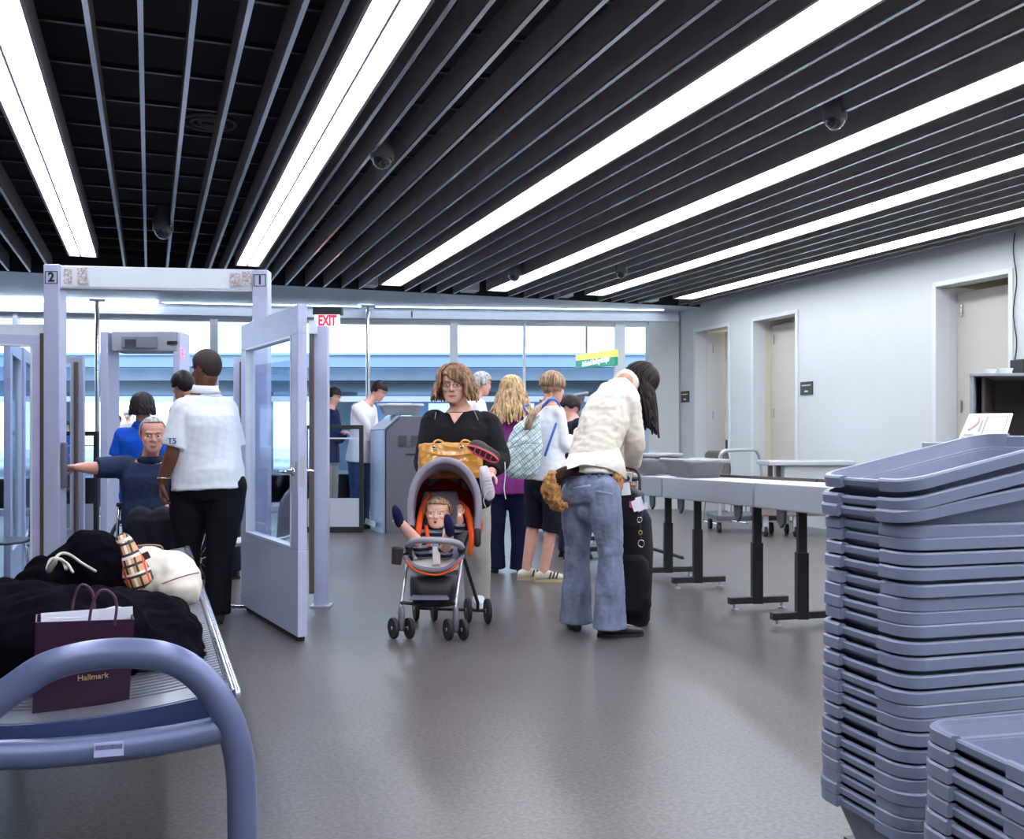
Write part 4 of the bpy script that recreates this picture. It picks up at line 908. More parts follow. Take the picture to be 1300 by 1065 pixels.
def shirt(t, J, B, m, off=.016, name='shirt', sleeve=.5, lo=1, voxel=.010, amp=.005, sl_r=None, hem=0., smooth=4, nscale=13):
    mb = MB(); k = B['k']; S_ = torso_secs(J, B, off, lo, 10); nb_ = max(0, 4-lo); S_ = [(c, x, y, rx+.012, ry+.012) if i < nb_ else (c, x, y, rx, ry) for i, (c, x, y, rx, ry) in enumerate(S_)]
    if hem:
        c, x, y, rx, ry = S_[0]; u = (S_[1][0]-c).normalized(); S_ = [(c-u*hem, x, y, rx*1.03, ry*1.03)]+S_
    mb.loft(S_, 26, pw=2.3)
    for q in 'LR':
        sh, el, wr = J['sh'+q], J['el'+q], J['wr'+q]
        if sh is None: continue
        mb.ell(sh, (B['ua']*1.04*k+off,)*3)
        a, b, c = (B['ua']*1.12*k+off, B['ua']*k+off, (sl_r or B['el']*k+off))
        if sleeve <= 1: pts = [sh, sh.lerp(el, sleeve*.5), sh.lerp(el, sleeve)]; r = [a, b+.004, (sl_r or b+.008)]
        else: pts = [sh, sh.lerp(el, .5), el, el.lerp(wr, .5), el.lerp(wr, sleeve-1)]; r = [a, b, c, B['fa']*k+off, (B['wr']*k+off)]
        mb.tube(pts, r, 16, smooth=4, dome=False, ref=(0, 1, 0))
    return mb.build(name, m, t, remesh=voxel, sm_iter=smooth, noiseamp=amp, nscale=nscale)
def shoe(t, an, fd, m, solem=None, k=1., L=.27, low=0., name='shoe', up=None, sole_h=.022):
    fd = Vector(fd).normalized(); u = up or Z; r = fd.cross(u).normalized(); heel = Vector(an)-u*(.082*k)-fd*.06*k if up else Vector((an[0], an[1], 0))-fd*.06*k+Z*low
    mb = MB(); secs = []
    for s, w, h in ((-.012, .020, .045), (.0, .032, .062), (.04, .036, .085), (.085, .037, .088), (.125, .040, .070), (.17, .046, .056), (.215, .046, .046), (.25, .036, .036), (.268, .018, .026)):
        s *= L/.27; c = heel+fd*s*k+u*(sole_h+h/2-.006)*k; secs.append((c, r, u, w*k, h/2*k))
    mb.loft(secs, 18, pw=2.5); up_ = mb.build(name, m, t, remesh=.006, sm_iter=2)
    mb = MB(); pts = []
    for a in range(24):
        th = 2*math.pi*a/24; s = .128+.146*math.cos(th); w = (.040+.008*math.cos(th))*math.sin(th); pts.append(heel+fd*s*k*L/.27+r*w*k*1.08)
    mb.prism(pts, u*sole_h*k); mb.build('sole', solem or M_RUB, up_)
    return up_
def collar(t, J, B, m, r=.068, h=.035, name='collar', open_f=None):
    k = B['k']; nk = J['neck']; ax = (J['neck']-(J['shL']+J['shR'])/2).normalized(); mb = MB()
    mb.lathe(nk-ax*.05*k, [(r*1.50*k, 0), (r*1.15*k, .022*k), (r*.98*k, .05*k), (r*.98*k, (.028+h)*k), (r*1.04*k, (.030+h)*k), (r*1.12*k, .045*k), (r*1.34*k, .020*k)], ax, 24)
    return mb.build(name, m, t, smooth=True)
def person(label, base, group=None):
    return thing('person', label, 'person', (base[0], base[1], 0), 'cam', group)
def on_surface(px, py, tgt, off=.003, d0=3., frame_rot=True):
    """point where the viewing ray meets a finished part"""
    org = Vector((0, 0, HC)); a = A(px, py, 1.); dirw = Vector((a.x, a.y, a.z-HC)).normalized()
    inv = BASE[tgt.name][0]
    r = tgt.ray_cast(org-inv, dirw)
    return (r[1]+inv-dirw*off) if r[0] else None
H_BLACK = hair_mat('hair_black', (.012, .010, .011)); H_BROWN = hair_mat('hair_brown', (.17, .085, .045), (.42, .24, .14)); H_BLOND = hair_mat('hair_blond', (.42, .26, .12), (.68, .46, .25))
H_LBROWN = hair_mat('hair_light_brown', (.26, .15, .09), (.48, .31, .2)); H_GREY = hair_mat('hair_grey', (.30, .29, .28), (.6, .58, .56)); H_DARK = hair_mat('hair_dark', (.012, .007, .008), (.03, .018, .018)); H_BABY = hair_mat('hair_baby', (.36, .22, .12), (.55, .36, .22))
def Bd(**k): b = dict(STD); b.update(k); return b
DOWN = Vector((0, 0, -1))
# ---- attendant in the white polo shirt, seen from behind, facing the man in the wheelchair
d = 6.3; q = lambda x, y, e=0.: A(x+6, y, d+e)
J = dict(hipL=q(234, 618), hipR=q(283, 618), shL=q(228, 520, -.12), shR=q(280, 519, .14), neck=q(255, 493), elL=q(214, 572, -.16), wrL=q(200, 612, -.10), elR=q(292, 572, .18), wrR=q(285, 605, .28), knL=q(232, 694, .02), knR=q(273, 700), anL=q(231, 768, .05), anR=q(270, 772), ftL=Vector((-.6, .8, 0)).normalized(), ftR=Vector((-.5, .85, 0)).normalized(),
         pnL=Vector((1, .3, 0)), hdL=Vector((-.10, .12, -1)), hdR=Vector((-1, .3, -.3)), pnR=Vector((0, -1, -.4)))
B = Bd(wh=.195, ww=.190, wc=.200, dh=.150, dw=.155, dc=.150, th=.105, ua=.056, fa=.042, el=.046, wr=.031)
t = person('person in white short-sleeved polo and black trousers, seen from behind by the wheelchair', q(255, 0))
H = Head(q(256, 468), yaw=math.radians(-122), pitch=.12, k=1.02)
body(t, J, B, H, SKD, .006, curl=(.8, .5))
H.face(t, brow=H_BLACK)
H.shell(.004, front=.055, side=-.005, back=-.06, noi=.001).build('hair', mat('hair_cropped', (.035, .018, .014), .7, var=.4, scale=90), t, smooth=True, solid=.004)
M_POLO = cloth('white_polo', rgb(228, 230, 238), .03, .3)
po = shirt(t, J, B, M_POLO, .020, 'polo_shirt', sleeve=.93, lo=2, voxel=.009, amp=.006, sl_r=.079, hem=.035, nscale=10)
collar(t, J, B, M_POLO, .074, .040)
trousers(t, J, B, cloth('black_trousers', (.006, .006, .010)), .018, ankw=.085, knee=.085)
shoe(t, J['anL'], J['ftL'], M_BLACK, k=1.05); shoe(t, J['anR'], J['ftR'], M_BLACK, k=1.05)
MB().tube([q(250, 581, -.165), q(275, 581, -.155), q(299, 579, -.02)], .001, 6).build('hem_thread', M_POLO, t)
c = J['wrL']; mb = MB(); dd = (J['wrL']-J['elL']).normalized(); mb.tube([c-dd*.03+Vector((.036*math.cos(a), .036*math.sin(a), .0)) for a in [k*math.pi/8 for k in range(16)]], .006, 6, close=True); mb.build('wristwatch', M_CHROME, t, smooth=True)
bpy.context.view_layer.update()
a_ = A(219, 560, 1.); r_ = po.ray_cast(Vector((0, 0, HC))-BASE[po.name][0], Vector((a_.x, a_.y, a_.z-HC)).normalized())
if r_[0]:
    nn = Vector((r_[2].x, r_[2].y, 0)).normalized(); text_mesh('sleeve_lettering', 'T5', .050, mat('print_blue', rgb(40, 60, 150), .5), t, r_[1]+BASE[po.name][0]+nn*.006, Euler((math.pi/2, 0, math.atan2(nn.x, -nn.y))), extrude=.004)
# ---- second attendant, mostly behind the first
d = 8.2; q = lambda x, y, e=0.: A(x, y, d+e)
J = dict(hipL=q(262, 612), hipR=q(292, 612), shL=q(226, 522), shR=q(284, 526), neck=q(246, 503), elL=q(222, 565, .1), wrL=q(222, 590, .3), elR=q(298, 568), wrR=q(302, 592, -.03), knL=q(262, 660), knR=q(292, 662), anL=q(266, 718), anR=q(293, 720), ftL=Vector((-1, .2, 0)).normalized(), ftR=Vector((-1, -.1, 0)).normalized(), hdR=Vector((0, 0, -1)), pnR=Vector((-1, 0, 0)))
t = person('person in blue uniform shirt and dark trousers, mostly hidden behind the white-shirted attendant', q(265, 0)); B = Bd(ww=.155)
H = Head(q(232, 490), yaw=math.radians(-130), pitch=.25)
body(t, J, B, H, SKM, .010); H.face(t, brow=H_BLACK)
H.shell(.010, front=.045, side=-.02, back=-.08).build('hair', H_BLACK, t, smooth=True, solid=.006)
M_BLUE = cloth('uniform_blue', rgb(22, 84, 196), .05)
shirt(t, J, B, M_BLUE, .018, sleeve=.8, voxel=.012); trousers(t, J, B, cloth('navy_black', (.008, .008, .02)), .02, voxel=.012, ankw=.085)
for s in 'LR': shoe(t, J['an'+s], J['ft'+s], M_BLACK)
# ---- blue-shirted officer beyond the wheelchair, seen from behind
d = 9.0; q = lambda x, y, e=0.: A(x, y, d+e)
J = dict(hipL=q(168, 632), hipR=q(196, 632), shL=q(156, 552), shR=q(204, 552), neck=q(180, 537), elL=q(146, 590), wrL=q(158, 612, .1), elR=q(214, 590), wrR=q(205, 615, .15), knL=q(167, 672), knR=q(197, 672), anL=q(166, 706), anR=q(197, 706), ftL=Vector((-.2, 1, 0)).normalized(), ftR=Vector((.2, 1, 0)).normalized(), pnL=Vector((1, 0, 0)), pnR=Vector((-1, 0, 0)))
t = person('person with bobbed dark hair and bright blue shirt, back turned, beyond the wheelchair', q(182, 0)); B = Bd(wh=.18, ww=.16, wc=.18)
H = Head(q(181, 517), yaw=math.radians(185), k=.97)
body(t, J, B, H, SKM, .010)
mb = H.locks(64, .085, 25, 335, rad=.016, out=.022, spread=.012, seed=3); b2 = H.shell(.020, front=.045, side=-.03, back=-.1); me_ = bpy.data.meshes.new('x'); b2.bm.to_mesh(me_); mb.bm.from_mesh(me_)
mb.build('hair', hair_mat('hair_dark_brown', (.022, .014, .018)), t, smooth=True)
shirt(t, J, B, M_BLUE, .022, sleeve=.72, voxel=.012, sl_r=.078); trousers(t, J, B, cloth('navy_black', (.008, .008, .02)), .02, voxel=.012, ankw=.085); collar(t, J, B, M_BLUE)
for s in 'LR': shoe(t, J['an'+s], J['ft'+s], M_BLACK)
# ---- man in the wheelchair, arm stretched to the gate post
d = 6.95; q = lambda x, y, e=0.: A(x, y, d+e)
J = dict(hipR=q(180, 664), hipL=q(212, 664), waist=q(194, 632, .03), shR=q(161, 592, -.02), shL=q(221, 596, .04), neck=q(191, 579, -.01), elR=q(122, 594, -.15), wrR=q(98, 593, -.27), elL=q(226, 638, -.05), wrL=q(204, 655, -.32), knR=q(178, 660, -.45), knL=q(205, 660, -.45), anR=q(180, 742, -.52), anL=q(205, 742, -.52), ftL=Vector((.1, -1, 0)).normalized(), ftR=Vector((-.1, -1, 0)).normalized(),
         hdR=Vector((-1, -.25, 0)), pnR=Vector((0, -.4, -1)), pnL=Vector((0, .3, -1)), hdL=Vector((-.5, -.7, -.1)))
B = Bd(wh=.185, ww=.185, wc=.185, dh=.14, dw=.15, dc=.14, ua=.054, fa=.040, el=.044)
t = person('seated older person in dark polo in the wheelchair, arm stretched out to the gate post', (q(195, 0).x, 6.7, 0))
H = Head(q(194, 552, -.10), yaw=math.radians(22), pitch=.06, k=1.0, wide=1.06)
body(t, J, B, H, skin('ruddy', rgb(228, 166, 146)), .006, curl=(.5, .25)); H.face(t, brow=H_GREY)
H.shell(.006, front=.082, side=-.02, back=-.085, noi=.002).build('hair', H_GREY, t, smooth=True, solid=.006)
M_SLATE = cloth('slate_polo', rgb(44, 54, 84), .08)
shirt(t, J, B, M_SLATE, .020, 'polo_shirt', sleeve=.98, lo=1, voxel=.009, sl_r=.072); collar(t, J, B, M_SLATE, .072)
trousers(t, J, B, cloth('black_slacks', (.012, .012, .022)), .018, ankw=.07)
for s in 'LR': shoe(t, J['an'+s], J['ft'+s], M_BLACK, low=.09)
# wheelchair
cx = q(196, 0).x; yb = 7.02
t = thing('wheelchair', 'wheelchair with chrome frame under the seated man', 'wheelchair', (cx, yb, 0), 'cam')
MB().box((cx, yb-.16, .47), (.44, .44, .03)).build('seat', M_RUB, t, bevel=.01)
MB().box((cx, yb+.19, .74), (.44, .02, .42), Euler((-.08, 0, 0))).build('backrest', M_RUB, t, bevel=.008)
for sg in (-1, 1):
    x = cx+sg*.27; c = Vector((x, yb+.05, .30))
    wh = MB(); wh.tube([c+Vector((0, .285*math.cos(a), .285*math.sin(a))) for a in [k*math.pi/20 for k in range(40)]], .014, 8, close=True); w_ = wh.build('wheel', M_RUB, t, smooth=True)
    MB().tube([c+Vector((sg*.03, .25*math.cos(a), .25*math.sin(a))) for a in [k*math.pi/20 for k in range(40)]], .007, 6, close=True).build('push_rim', M_CHROME, w_ if False else t, smooth=True)
    mb = MB()
    for k in range(16):
        a = k*math.pi/8; mb.tube([c, c+Vector((0, .28*math.cos(a), .28*math.sin(a)))], .0016, 4, dome=False)
    mb.lathe(c-Vector((.02, 0, 0)), [(.022, 0), (.022, .04)], (1, 0, 0)); mb.build('spokes', M_CHROME, t)
    x2 = cx+sg*.22
    MB().tube([(x2, yb+.32, .93), (x2, yb+.24, .93), (x2, yb+.20, .88), (x2, yb+.17, .30)], .012, 8, smooth=3).build('back_tube', M_CHROME, t, smooth=True)
    MB().tube([(x2, yb+.20, .68), (x2, yb-.10, .69), (x2, yb-.16, .64), (x2, yb-.17, .46)], .011, 8, smooth=3).build('arm_tube', M_CHROME, t, smooth=True)
    MB().box((x2, yb+.0, .71), (.05, .28, .03)).build('armrest', M_RUB, t, bevel=.008)
    MB().tube([(x2, yb+.17, .44), (x2, yb-.38, .46), (x2-sg*.04, yb-.50, .14)], .011, 8, smooth=3).build('side_tube', M_CHROME, t, smooth=True)
    MB().box((cx+sg*.10, yb-.56, .10), (.15, .16, .015)).build('footrest', M_RUB, t, bevel=.003)
    c2 = Vector((x2, yb-.36, .09)); MB().lathe(c2-Vector((.014, 0, 0)), [(.05, 0), (.09, .004), (.09, .024), (.05, .028)], (1, 0, 0)).build('front_caster', M_RUB, t)
    MB().tube([c2, c2+Vector((0, .04, .1)), (x2, yb-.33, .44)], .010, 8).build('caster_stem', M_CHROME, t)
# ---- mother in the black sweater pushing the stroller
d = 7.0; q = lambda x, y, e=0.: A(x, y, d+e)
J = dict(hipR=q(560, 632), hipL=q(602, 632), waist=q(583, 585, -.02), shR=q(552, 536), shL=q(617, 538), neck=q(583, 515), elR=q(540, 586, -.12), wrR=q(545, 606, -.36), elL=q(634, 583, -.12), wrL=q(622, 602, -.36), knR=q(563, 693), knL=q(605, 693, -.05), anR=q(567, 752, .1), anL=q(606, 755), ftL=Vector((.1, -1, 0)).normalized(), ftR=Vector((-.05, -1, 0)).normalized(),
         hdR=Vector((.25, -1, -.15)), hdL=Vector((-.25, -1, -.15)), pnR=DOWN, pnL=DOWN)
B = Bd(k=1.0, wh=.215, ww=.215, wc=.205, dh=.165, dw=.175, dc=.165, th=.10, ua=.068, el=.056, fa=.046, wr=.031, nk=.068)
t = person('person in black V-neck sweater with glasses and light brown bob, pushing the stroller', q(584, 0))
H = Head(q(577, 489, -.05), yaw=math.radians(-8), pitch=.0, k=1.08, wide=1.14)
body(t, J, B, H, SK, .006, curl=(1.0, 1.0)); H.face(t, brow=H_BROWN)
MS = cloth('black_sweater', (.007, .0065, .009), .15)
o = shirt(t, J, B, MS, .024, 'sweater', sleeve=1.85, lo=0, voxel=.009, hem=.03, amp=.007, nscale=9)
# V neck opening: skin coloured V
ys = lambda x, y, e: A(x, y, d+e)
bpy.context.view_layer.update()
def patch(t, tgt, poly, m, name, off=.003, steps=7, th=.0015):
    """a thin piece laid on the surface of a part, outlined by 4 columns and rows: top edge a,b bottom edge d,c"""
    (ax, ay), (bx_, by_), (cx_, cy_), (dx, dy) = poly; g = []
    for i in range(steps+1):
        row = []
        for j in range(steps+1):
            u, v = j/steps, i/steps; x = (ax*(1-u)+bx_*u)*(1-v)+(dx*(1-u)+cx_*u)*v; y = (ay*(1-u)+by_*u)*(1-v)+(dy*(1-u)+cy_*u)*v
            row.append(on_surface(x, y, tgt, off))
        g.append(row)
    vs = []; id_ = {}
    for i, r in enumerate(g):
        for j, p in enumerate(r):
            if p is not None: id_[i, j] = len(vs); vs.append(p)
    fs = [(id_[i, j], id_[i, j+1], id_[i+1, j+1], id_[i+1, j]) for i in range(steps) for j in range(steps) if all(k in id_ for k in ((i, j), (i, j+1), (i+1, j+1), (i+1, j)))]
    mb = MB(); mb.add(vs, fs); return mb.build(name, m, t, smooth=True, solid=th)
patch(t, o, ((563, 513), (596, 513), (577, 538), (576, 538)), SK, 'neckline_skin', .004)
for a, b in (((563, 512), (576.5, 540)), ((597, 513), (577, 540))):
    pts = [on_surface(a[0]+(b[0]-a[0])*k/6, a[1]+(b[1]-a[1])*k/6, o, .006) for k in range(7)]; pts = [p for p in pts if p]
    if len(pts) > 2: MB().tube(pts, .007, 8).build('neck_edge', MS, t, smooth=True)
# bob hair: cap, side locks, fringe
mb = H.locks(56, .125, 44, 316, rad=.018, out=.022, spread=.040, seed=5, part=-.02, ease=.8, wav=.008)
b2 = H.shell(.020, front=.060, side=-.0, back=-.1, noi=.006); me_ = bpy.data.meshes.new('x'); b2.bm.to_mesh(me_); mb.bm.from_mesh(me_)
rnd = random.Random(4)
for k in range(9):
    u = k/8; mb.tube([H.p(-.028, .075, .115), H.p(-.02+.05*u, .100, .085), H.p(-.01+.075*u, .106-.02*u, .050-.01*u), H.p(.02+.068*u, .092-.03*u, .022-.03*u)], [.008, .013, .012, .006], 7, asp=.6, ref=H.f, smooth=3)
mb.build('hair', H_BROWN, t, smooth=True)
g = MB()
for sg in (-1, 1):
    g.tube([H.p(sg*.031+.021*math.cos(a), .101, -.006+.013*math.sin(a)) for a in [k*math.pi/8 for k in range(16)]], .0018*1.1, 6, close=True); g.tube([H.p(sg*.052, .10, -.003), H.p(sg*.078, .04, .0), H.p(sg*.082, -.02, -.002)], .0018, 6)
g.tube([H.p(-.010, .101, -.003), H.p(0, .106, 0), H.p(.010, .101, -.003)], .0018, 6); g.build('glasses', mat('spectacle_frame', (.08, .05, .05), .3), t, smooth=True)
0 and MB().build('earring', mat('gold', (.6, .5, .3), .3, metal=.8), t, smooth=True)
for x0, x1, y0, y1 in ((556, 552, 511, 532), (599, 607, 514, 533)):
    pts = [on_surface(x0+(x1-x0)*k/5, y0+(y1-y0)*k/5, o, .004) for k in range(6)]; pts = [p for p in pts if p]
    if len(pts) > 2: MB().tube(pts, .003, 6).build('sweater_piping', mat('piping_grey', rgb(150, 150, 160), .5), t, smooth=True)
trousers(t, J, B, cloth('light_khaki', rgb(176, 170, 162), .05), .020, ankw=.10, knee=.10, flare=(.10, .09))
for s in 'LR': shoe(t, J['an'+s], J['ft'+s], M_WHITE, M_WHITE)
# ---- girl in the purple top
d = 8.6; q = lambda x, y, e=0.: A(x, y, d+e)
J = dict(hipL=q(630, 618), hipR=q(658, 618), shL=q(626, 530), shR=q(664, 530), neck=q(646, 515), elL=q(618, 570), wrL=q(626, 590, .2), elR=q(672, 570, .05), wrR=q(672, 590, .25), knL=q(630, 668), knR=q(659, 668), anL=q(628, 716), anR=q(661, 717), ftL=Vector((-.15, 1, 0)).normalized(), ftR=Vector((.2, 1, 0)).normalized())
t = person('person with long loose blond hair in purple top and dark flared jeans, back turned', q(646, 0)); B = Bd(k=.98, wh=.165, ww=.135, wc=.15)
H = Head(q(650, 496), yaw=math.radians(160), k=.97)
body(t, J, B, H, SK, .010)
MP = cloth('purple_top', rgb(150, 62, 140)); shirt(t, J, B, MP, .020, 'top', sleeve=1.8, lo=1, voxel=.011, hem=.02)
trousers(t, J, B, cloth('dark_denim', rgb(20, 26, 58), .2), .018, flare=(.075, .10), voxel=.011)
mb = H.locks(60, .30, 40, 320, rad=.021, out=.020, spread=.11, seed=6, wav=.014, ease=1.1); b2 = H.shell(.018, front=.05, side=-.03, back=-.1); me_ = bpy.data.meshes.new('x'); b2.bm.to_mesh(me_); mb.bm.from_mesh(me_)
mb.build('hair', H_BLOND, t, smooth=True)
for s in 'LR': shoe(t, J['an'+s], J['ft'+s], M_BLACK)
# ---- girl with the patterned drawstring backpack
d = 8.1; q = lambda x, y, e=0.: A(x, y, d+e)
J = dict(hipL=q(681, 608, .08), hipR=q(706, 608, -.08), shL=q(687, 526, .10), shR=q(708, 524, -.10), neck=q(697, 511), elR=q(716, 566, -.08), wrR=q(738, 558, .10), elL=q(700, 568, .25), wrL=q(728, 556, .35), knL=q(679, 655, .08), knR=q(702, 660, -.08), anL=q(668, 722, .05), anR=q(690, 727, -.06), ftL=Vector((1, .25, 0)).normalized(), ftR=Vector((1, .1, 0)).normalized(), hdR=Vector((1, .2, .1)), pnR=DOWN)
t = person('person in white long-sleeved top and black knee-length shorts wearing the patterned backpack', q(694, 0)); B = Bd(k=.98, wh=.165, ww=.135, wc=.145, ua=.042)
H = Head(q(703, 492), yaw=math.radians(125), pitch=.15, k=.97)
body(t, J, B, H, SK, .008, curl=(.5, .4)); H.face(t, brow=H_LBROWN)
shirt(t, J, B, cloth('white_top', rgb(232, 232, 238), .03), .018, 'top', sleeve=1.95, lo=2, voxel=.010, hem=.03)
trousers(t, J, B, cloth('black_shorts', (.010, .010, .022)), .022, 'shorts', end=.22, voxel=.010, knee=.085)
mb = H.locks(36, .05, 60, 300, rad=.018, out=.016, seed=8, drop=Vector((-.6, 0, -.6)), spread=-.03); b2 = H.shell(.016, front=.05, side=-.04, back=-.1); me_ = bpy.data.meshes.new('x'); b2.bm.to_mesh(me_); mb.bm.from_mesh(me_)
for k in range(7):
    o_ = (k-3)*.008; mb.tube([q(700+k*.3, 500, -.06+o_), q(694, 510, -.22+o_), q(684-k*.8, 519, -.36+o_), q(677-k, 530, -.42+o_), q(673-k*1.2, 545, -.43+o_)], [.02, .022, .02, .017, .006], 8, smooth=3, asp=.7)
mb.build('hair', H_LBROWN, t, smooth=True)
for s in 'LR':
    sh_ = shoe(t, J['an'+s], J['ft'+s], mat('shoe_cream', rgb(216, 206, 186), .6), mat('sole_tan', rgb(206, 186, 150), .6), name='sneaker')
    an = J['an'+s]; fd = J['ft'+s]; r = fd.cross(Z); mb = MB()
    for k in range(3): mb.prism([Vector((an.x, an.y, .03))+fd*(.035+.028*k)-r*0+r*(.043), Vector((an.x, an.y, .03))+fd*(.047+.028*k)+r*.043, Vector((an.x, an.y, .085))+fd*(.065+.028*k)+r*.036, Vector((an.x, an.y, .085))+fd*(.053+.028*k)+r*.036], r*.006)
    mb.build('side_stripes', M_BLACK, sh_)
def plaid(name, base, lines, scale=1., axes=('X', 'Z'), freq=9., w=.08):
    m = bpy.data.materials.new(name); m.use_nodes = True; nt = m.node_tree; b = nt.nodes['Principled BSDF']; b.inputs['Roughness'].default_value = .6
    tc = nt.nodes.new('ShaderNodeTexCoord'); cur = None
    prev = None
    for (ang, f, ww, c, ph) in lines:
        mp = nt.nodes.new('ShaderNodeMapping'); mp.inputs['Rotation'].default_value = (0, math.radians(ang), 0); nt.links.new(tc.outputs['Object'], mp.inputs[0])
        wv = nt.nodes.new('ShaderNodeTexWave'); wv.inputs['Scale'].default_value = f; wv.bands_direction = 'X'; wv.inputs['Phase Offset'].default_value = ph; wv.inputs['Distortion'].default_value = .4; nt.links.new(mp.outputs[0], wv.inputs['Vector'])
        r = nt.nodes.new('ShaderNodeMath'); r.operation = 'GREATER_THAN'; r.inputs[1].default_value = 1-ww; nt.links.new(wv.outputs['Fac'], r.inputs[0])
        mx = nt.nodes.new('ShaderNodeMixRGB'); mx.inputs[2].default_value = (*c, 1); nt.links.new(r.outputs[0], mx.inputs[0])
        if prev is None: mx.inputs[1].default_value = (*base, 1)
        else: nt.links.new(prev, mx.inputs[1])
        prev = mx.outputs[0]
    nt.links.new(prev, b.inputs['Base Color']); return m
MPK = plaid('patterned_nylon', rgb(224, 230, 226), [(35, 9, .10, rgb(120, 176, 204), 0), (-50, 9, .09, rgb(150, 190, 160), 1), (35, 9, .05, rgb(200, 190, 130), 3), (-50, 7, .04, rgb(60, 130, 210), 2.5)])
t = thing('drawstring_backpack', 'white drawstring backpack with blue and green criss-cross lines worn on a back', 'backpack', A(665, 608, 7.85), 'cam')
q = lambda x, y, e=0.: A(x, y, 7.82+e)
secs = []
for y, x, rx, ry in ((524, 678, .015, .02), (529, 676, .055, .05), (541, 670, .105, .09), (556, 666, .14, .11), (575, 664, .158, .12), (592, 663, .155, .115), (603, 664, .125, .09), (608, 666, .06, .05)):
    secs.append((q(x, y), Vector((1, .1, .12)).normalized(), Vector((-.1, 1, 0)).normalized(), rx, ry))
mb = MB(); mb.loft(secs, 24, pw=2.4); mb.build('bag', MPK, t, remesh=.009, sm_iter=2, noiseamp=.016, nscale=9)
MBL = mat('strap_blue', rgb(40, 104, 200), .6)
MB().tube([q(677, 526, -.03), q(684, 521, -.06), q(692, 513, -.10), q(699, 507, -.12), q(707, 509, -.03), q(711, 516, .08)], .011, 8, asp=.5, smooth=3, ref=(0, 1, 0)).build('shoulder_strap', MBL, t, smooth=True)
MB().tube([q(692, 578, -.0), q(696, 566, -.03), q(701, 552, -.02), q(706, 538, .0)], .010, 8, asp=.5, smooth=3, ref=(0, 1, 0)).build('shoulder_strap', MBL, t, smooth=True)
MB().tube([q(672, 527, -.02), q(667, 521, -.03), q(665, 516, -.02), q(671, 514, 0)], .008, 8, smooth=3).build('top_loop', MBL, t, smooth=True)
MB().tube([q(643, 571, -.135), q(655, 566, -.165), q(670, 562, -.17), q(684, 563, -.12)], .004, 6, smooth=3).build('zip_line', mat('zip_grey', rgb(120, 130, 130), .5), t, smooth=True)
# ---- woman in cream jacket and jeans bending over her suitcase
d = 5.95; q = lambda x, y, e=0.: A(x, y, d+e)
J = dict(hipL=q(733, 628, .10), hipR=q(766, 624, -.06), waist=q(752, 580, .08), chest=q(768, 530, .20), shL=q(772, 499, .42), shR=q(797, 508, .16), neck=q(796, 486, .34), elR=q(806, 560, .20), wrR=q(802, 594, .38), elL=q(796, 560, .58), wrL=q(797, 592, .55), knL=q(733, 697, .10), knR=q(775, 700, -.10), anL=q(731, 782, .12), anR=q(774, 790, -.10), ftL=Vector((-.05, 1, 0)).normalized(), ftR=Vector((1, .15, 0)).normalized(),
         hdR=Vector((-.1, .4, -1)), hdL=Vector((0, 0, -1)), pnR=Vector((-1, 0, 0)), pnL=Vector((1, 0, 0)))
B = Bd(k=1.0, wh=.150, ww=.128, wc=.158, dh=.118, dw=.098, dc=.11, th=.086, kn=.058)
t = person('person in cream leather jacket and flared blue jeans bending over the black suitcase', q(752, 0))
H = Head(q(812, 485, .44), yaw=math.radians(95), pitch=.75, k=.98)
body(t, J, B, H, SKM, .006, curl=(.9, .9))
M_JKT = cloth('cream_leather', rgb(226, 214, 200), .05, .5, rough=.45)
jk = shirt(t, J, B, M_JKT, .026, 'jacket', sleeve=1.86, lo=3, voxel=.008, amp=.010, nscale=11, hem=.02, smooth=3)
mb = MB(); mb.loft([(q(741, 603, .04), Vector((1, -.45, .1)).normalized(), Vector((.45, 1, 0)).normalized(), .158, .125), (q(750, 583, .06), Vector((1, -.45, .2)).normalized(), Vector((.45, 1, 0)).normalized(), .150, .12), (q(757, 560, .1), Vector((1, -.4, .2)).normalized(), Vector((.4, 1, 0)).normalized(), .140, .115)], 20)
mb.build('brown_top', cloth('dark_brown', rgb(42, 26, 26)), t, remesh=.009, sm_iter=2, noiseamp=.004)
ax = (H.p(0, -.022, -.05)-J['neck']).normalized(); MB().lathe(J['neck']-ax*.05, [(.082, 0), (.074, .05), (.072, .115), (.012, .118), (.012, .05)], ax, 20).build('jacket_collar', M_JKT, t, smooth=True)
# peplum flare of the jacket hem
mb = MB(); L_ = []
hc = q(752, 588, .05)
for k in range(33):
    a = -2.9+5.4*k/32; ca, sa = math.cos(a-1.3), math.sin(a-1.3)
    top = q(755, 572, .07)+Vector((.150*ca, .125*sa, .02*ca)); bot = q(752, 597, .04)+Vector((.212*ca+.006*math.sin(a*5), .17*sa, .035*math.cos(a*2+.6)-.018*ca))
    L_.append([top, top.lerp(bot, .5)+Vector((.008*ca, .008*sa, 0)), bot, bot*.999+Vector((-.006*ca, -.006*sa, 0)), top.lerp(bot, .5)+Vector((-.002*ca, -.002*sa, 0)), top+Vector((-.01*ca, -.01*sa, 0))])
mb.rings(L_); mb.build('jacket_peplum', M_JKT, t, smooth=True, noiseamp=.004)
def denim():
    m = mat('flared_denim', rgb(112, 120, 144), .8, var=.38, scale=9, bump=.3, stretch=(1.4, 1.4, .6)); return m
tr = trousers(t, J, B, denim(), .018, 'jeans', flare=(.084, .105), voxel=.007, amp=.006, knee=.073)
bpy.context.view_layer.update()
patch(t, tr, ((719, 594), (768, 592), (767, 603), (718, 604)), mat('waistband', rgb(56, 68, 104), .8, var=.2, scale=30), 'waistband', .003)
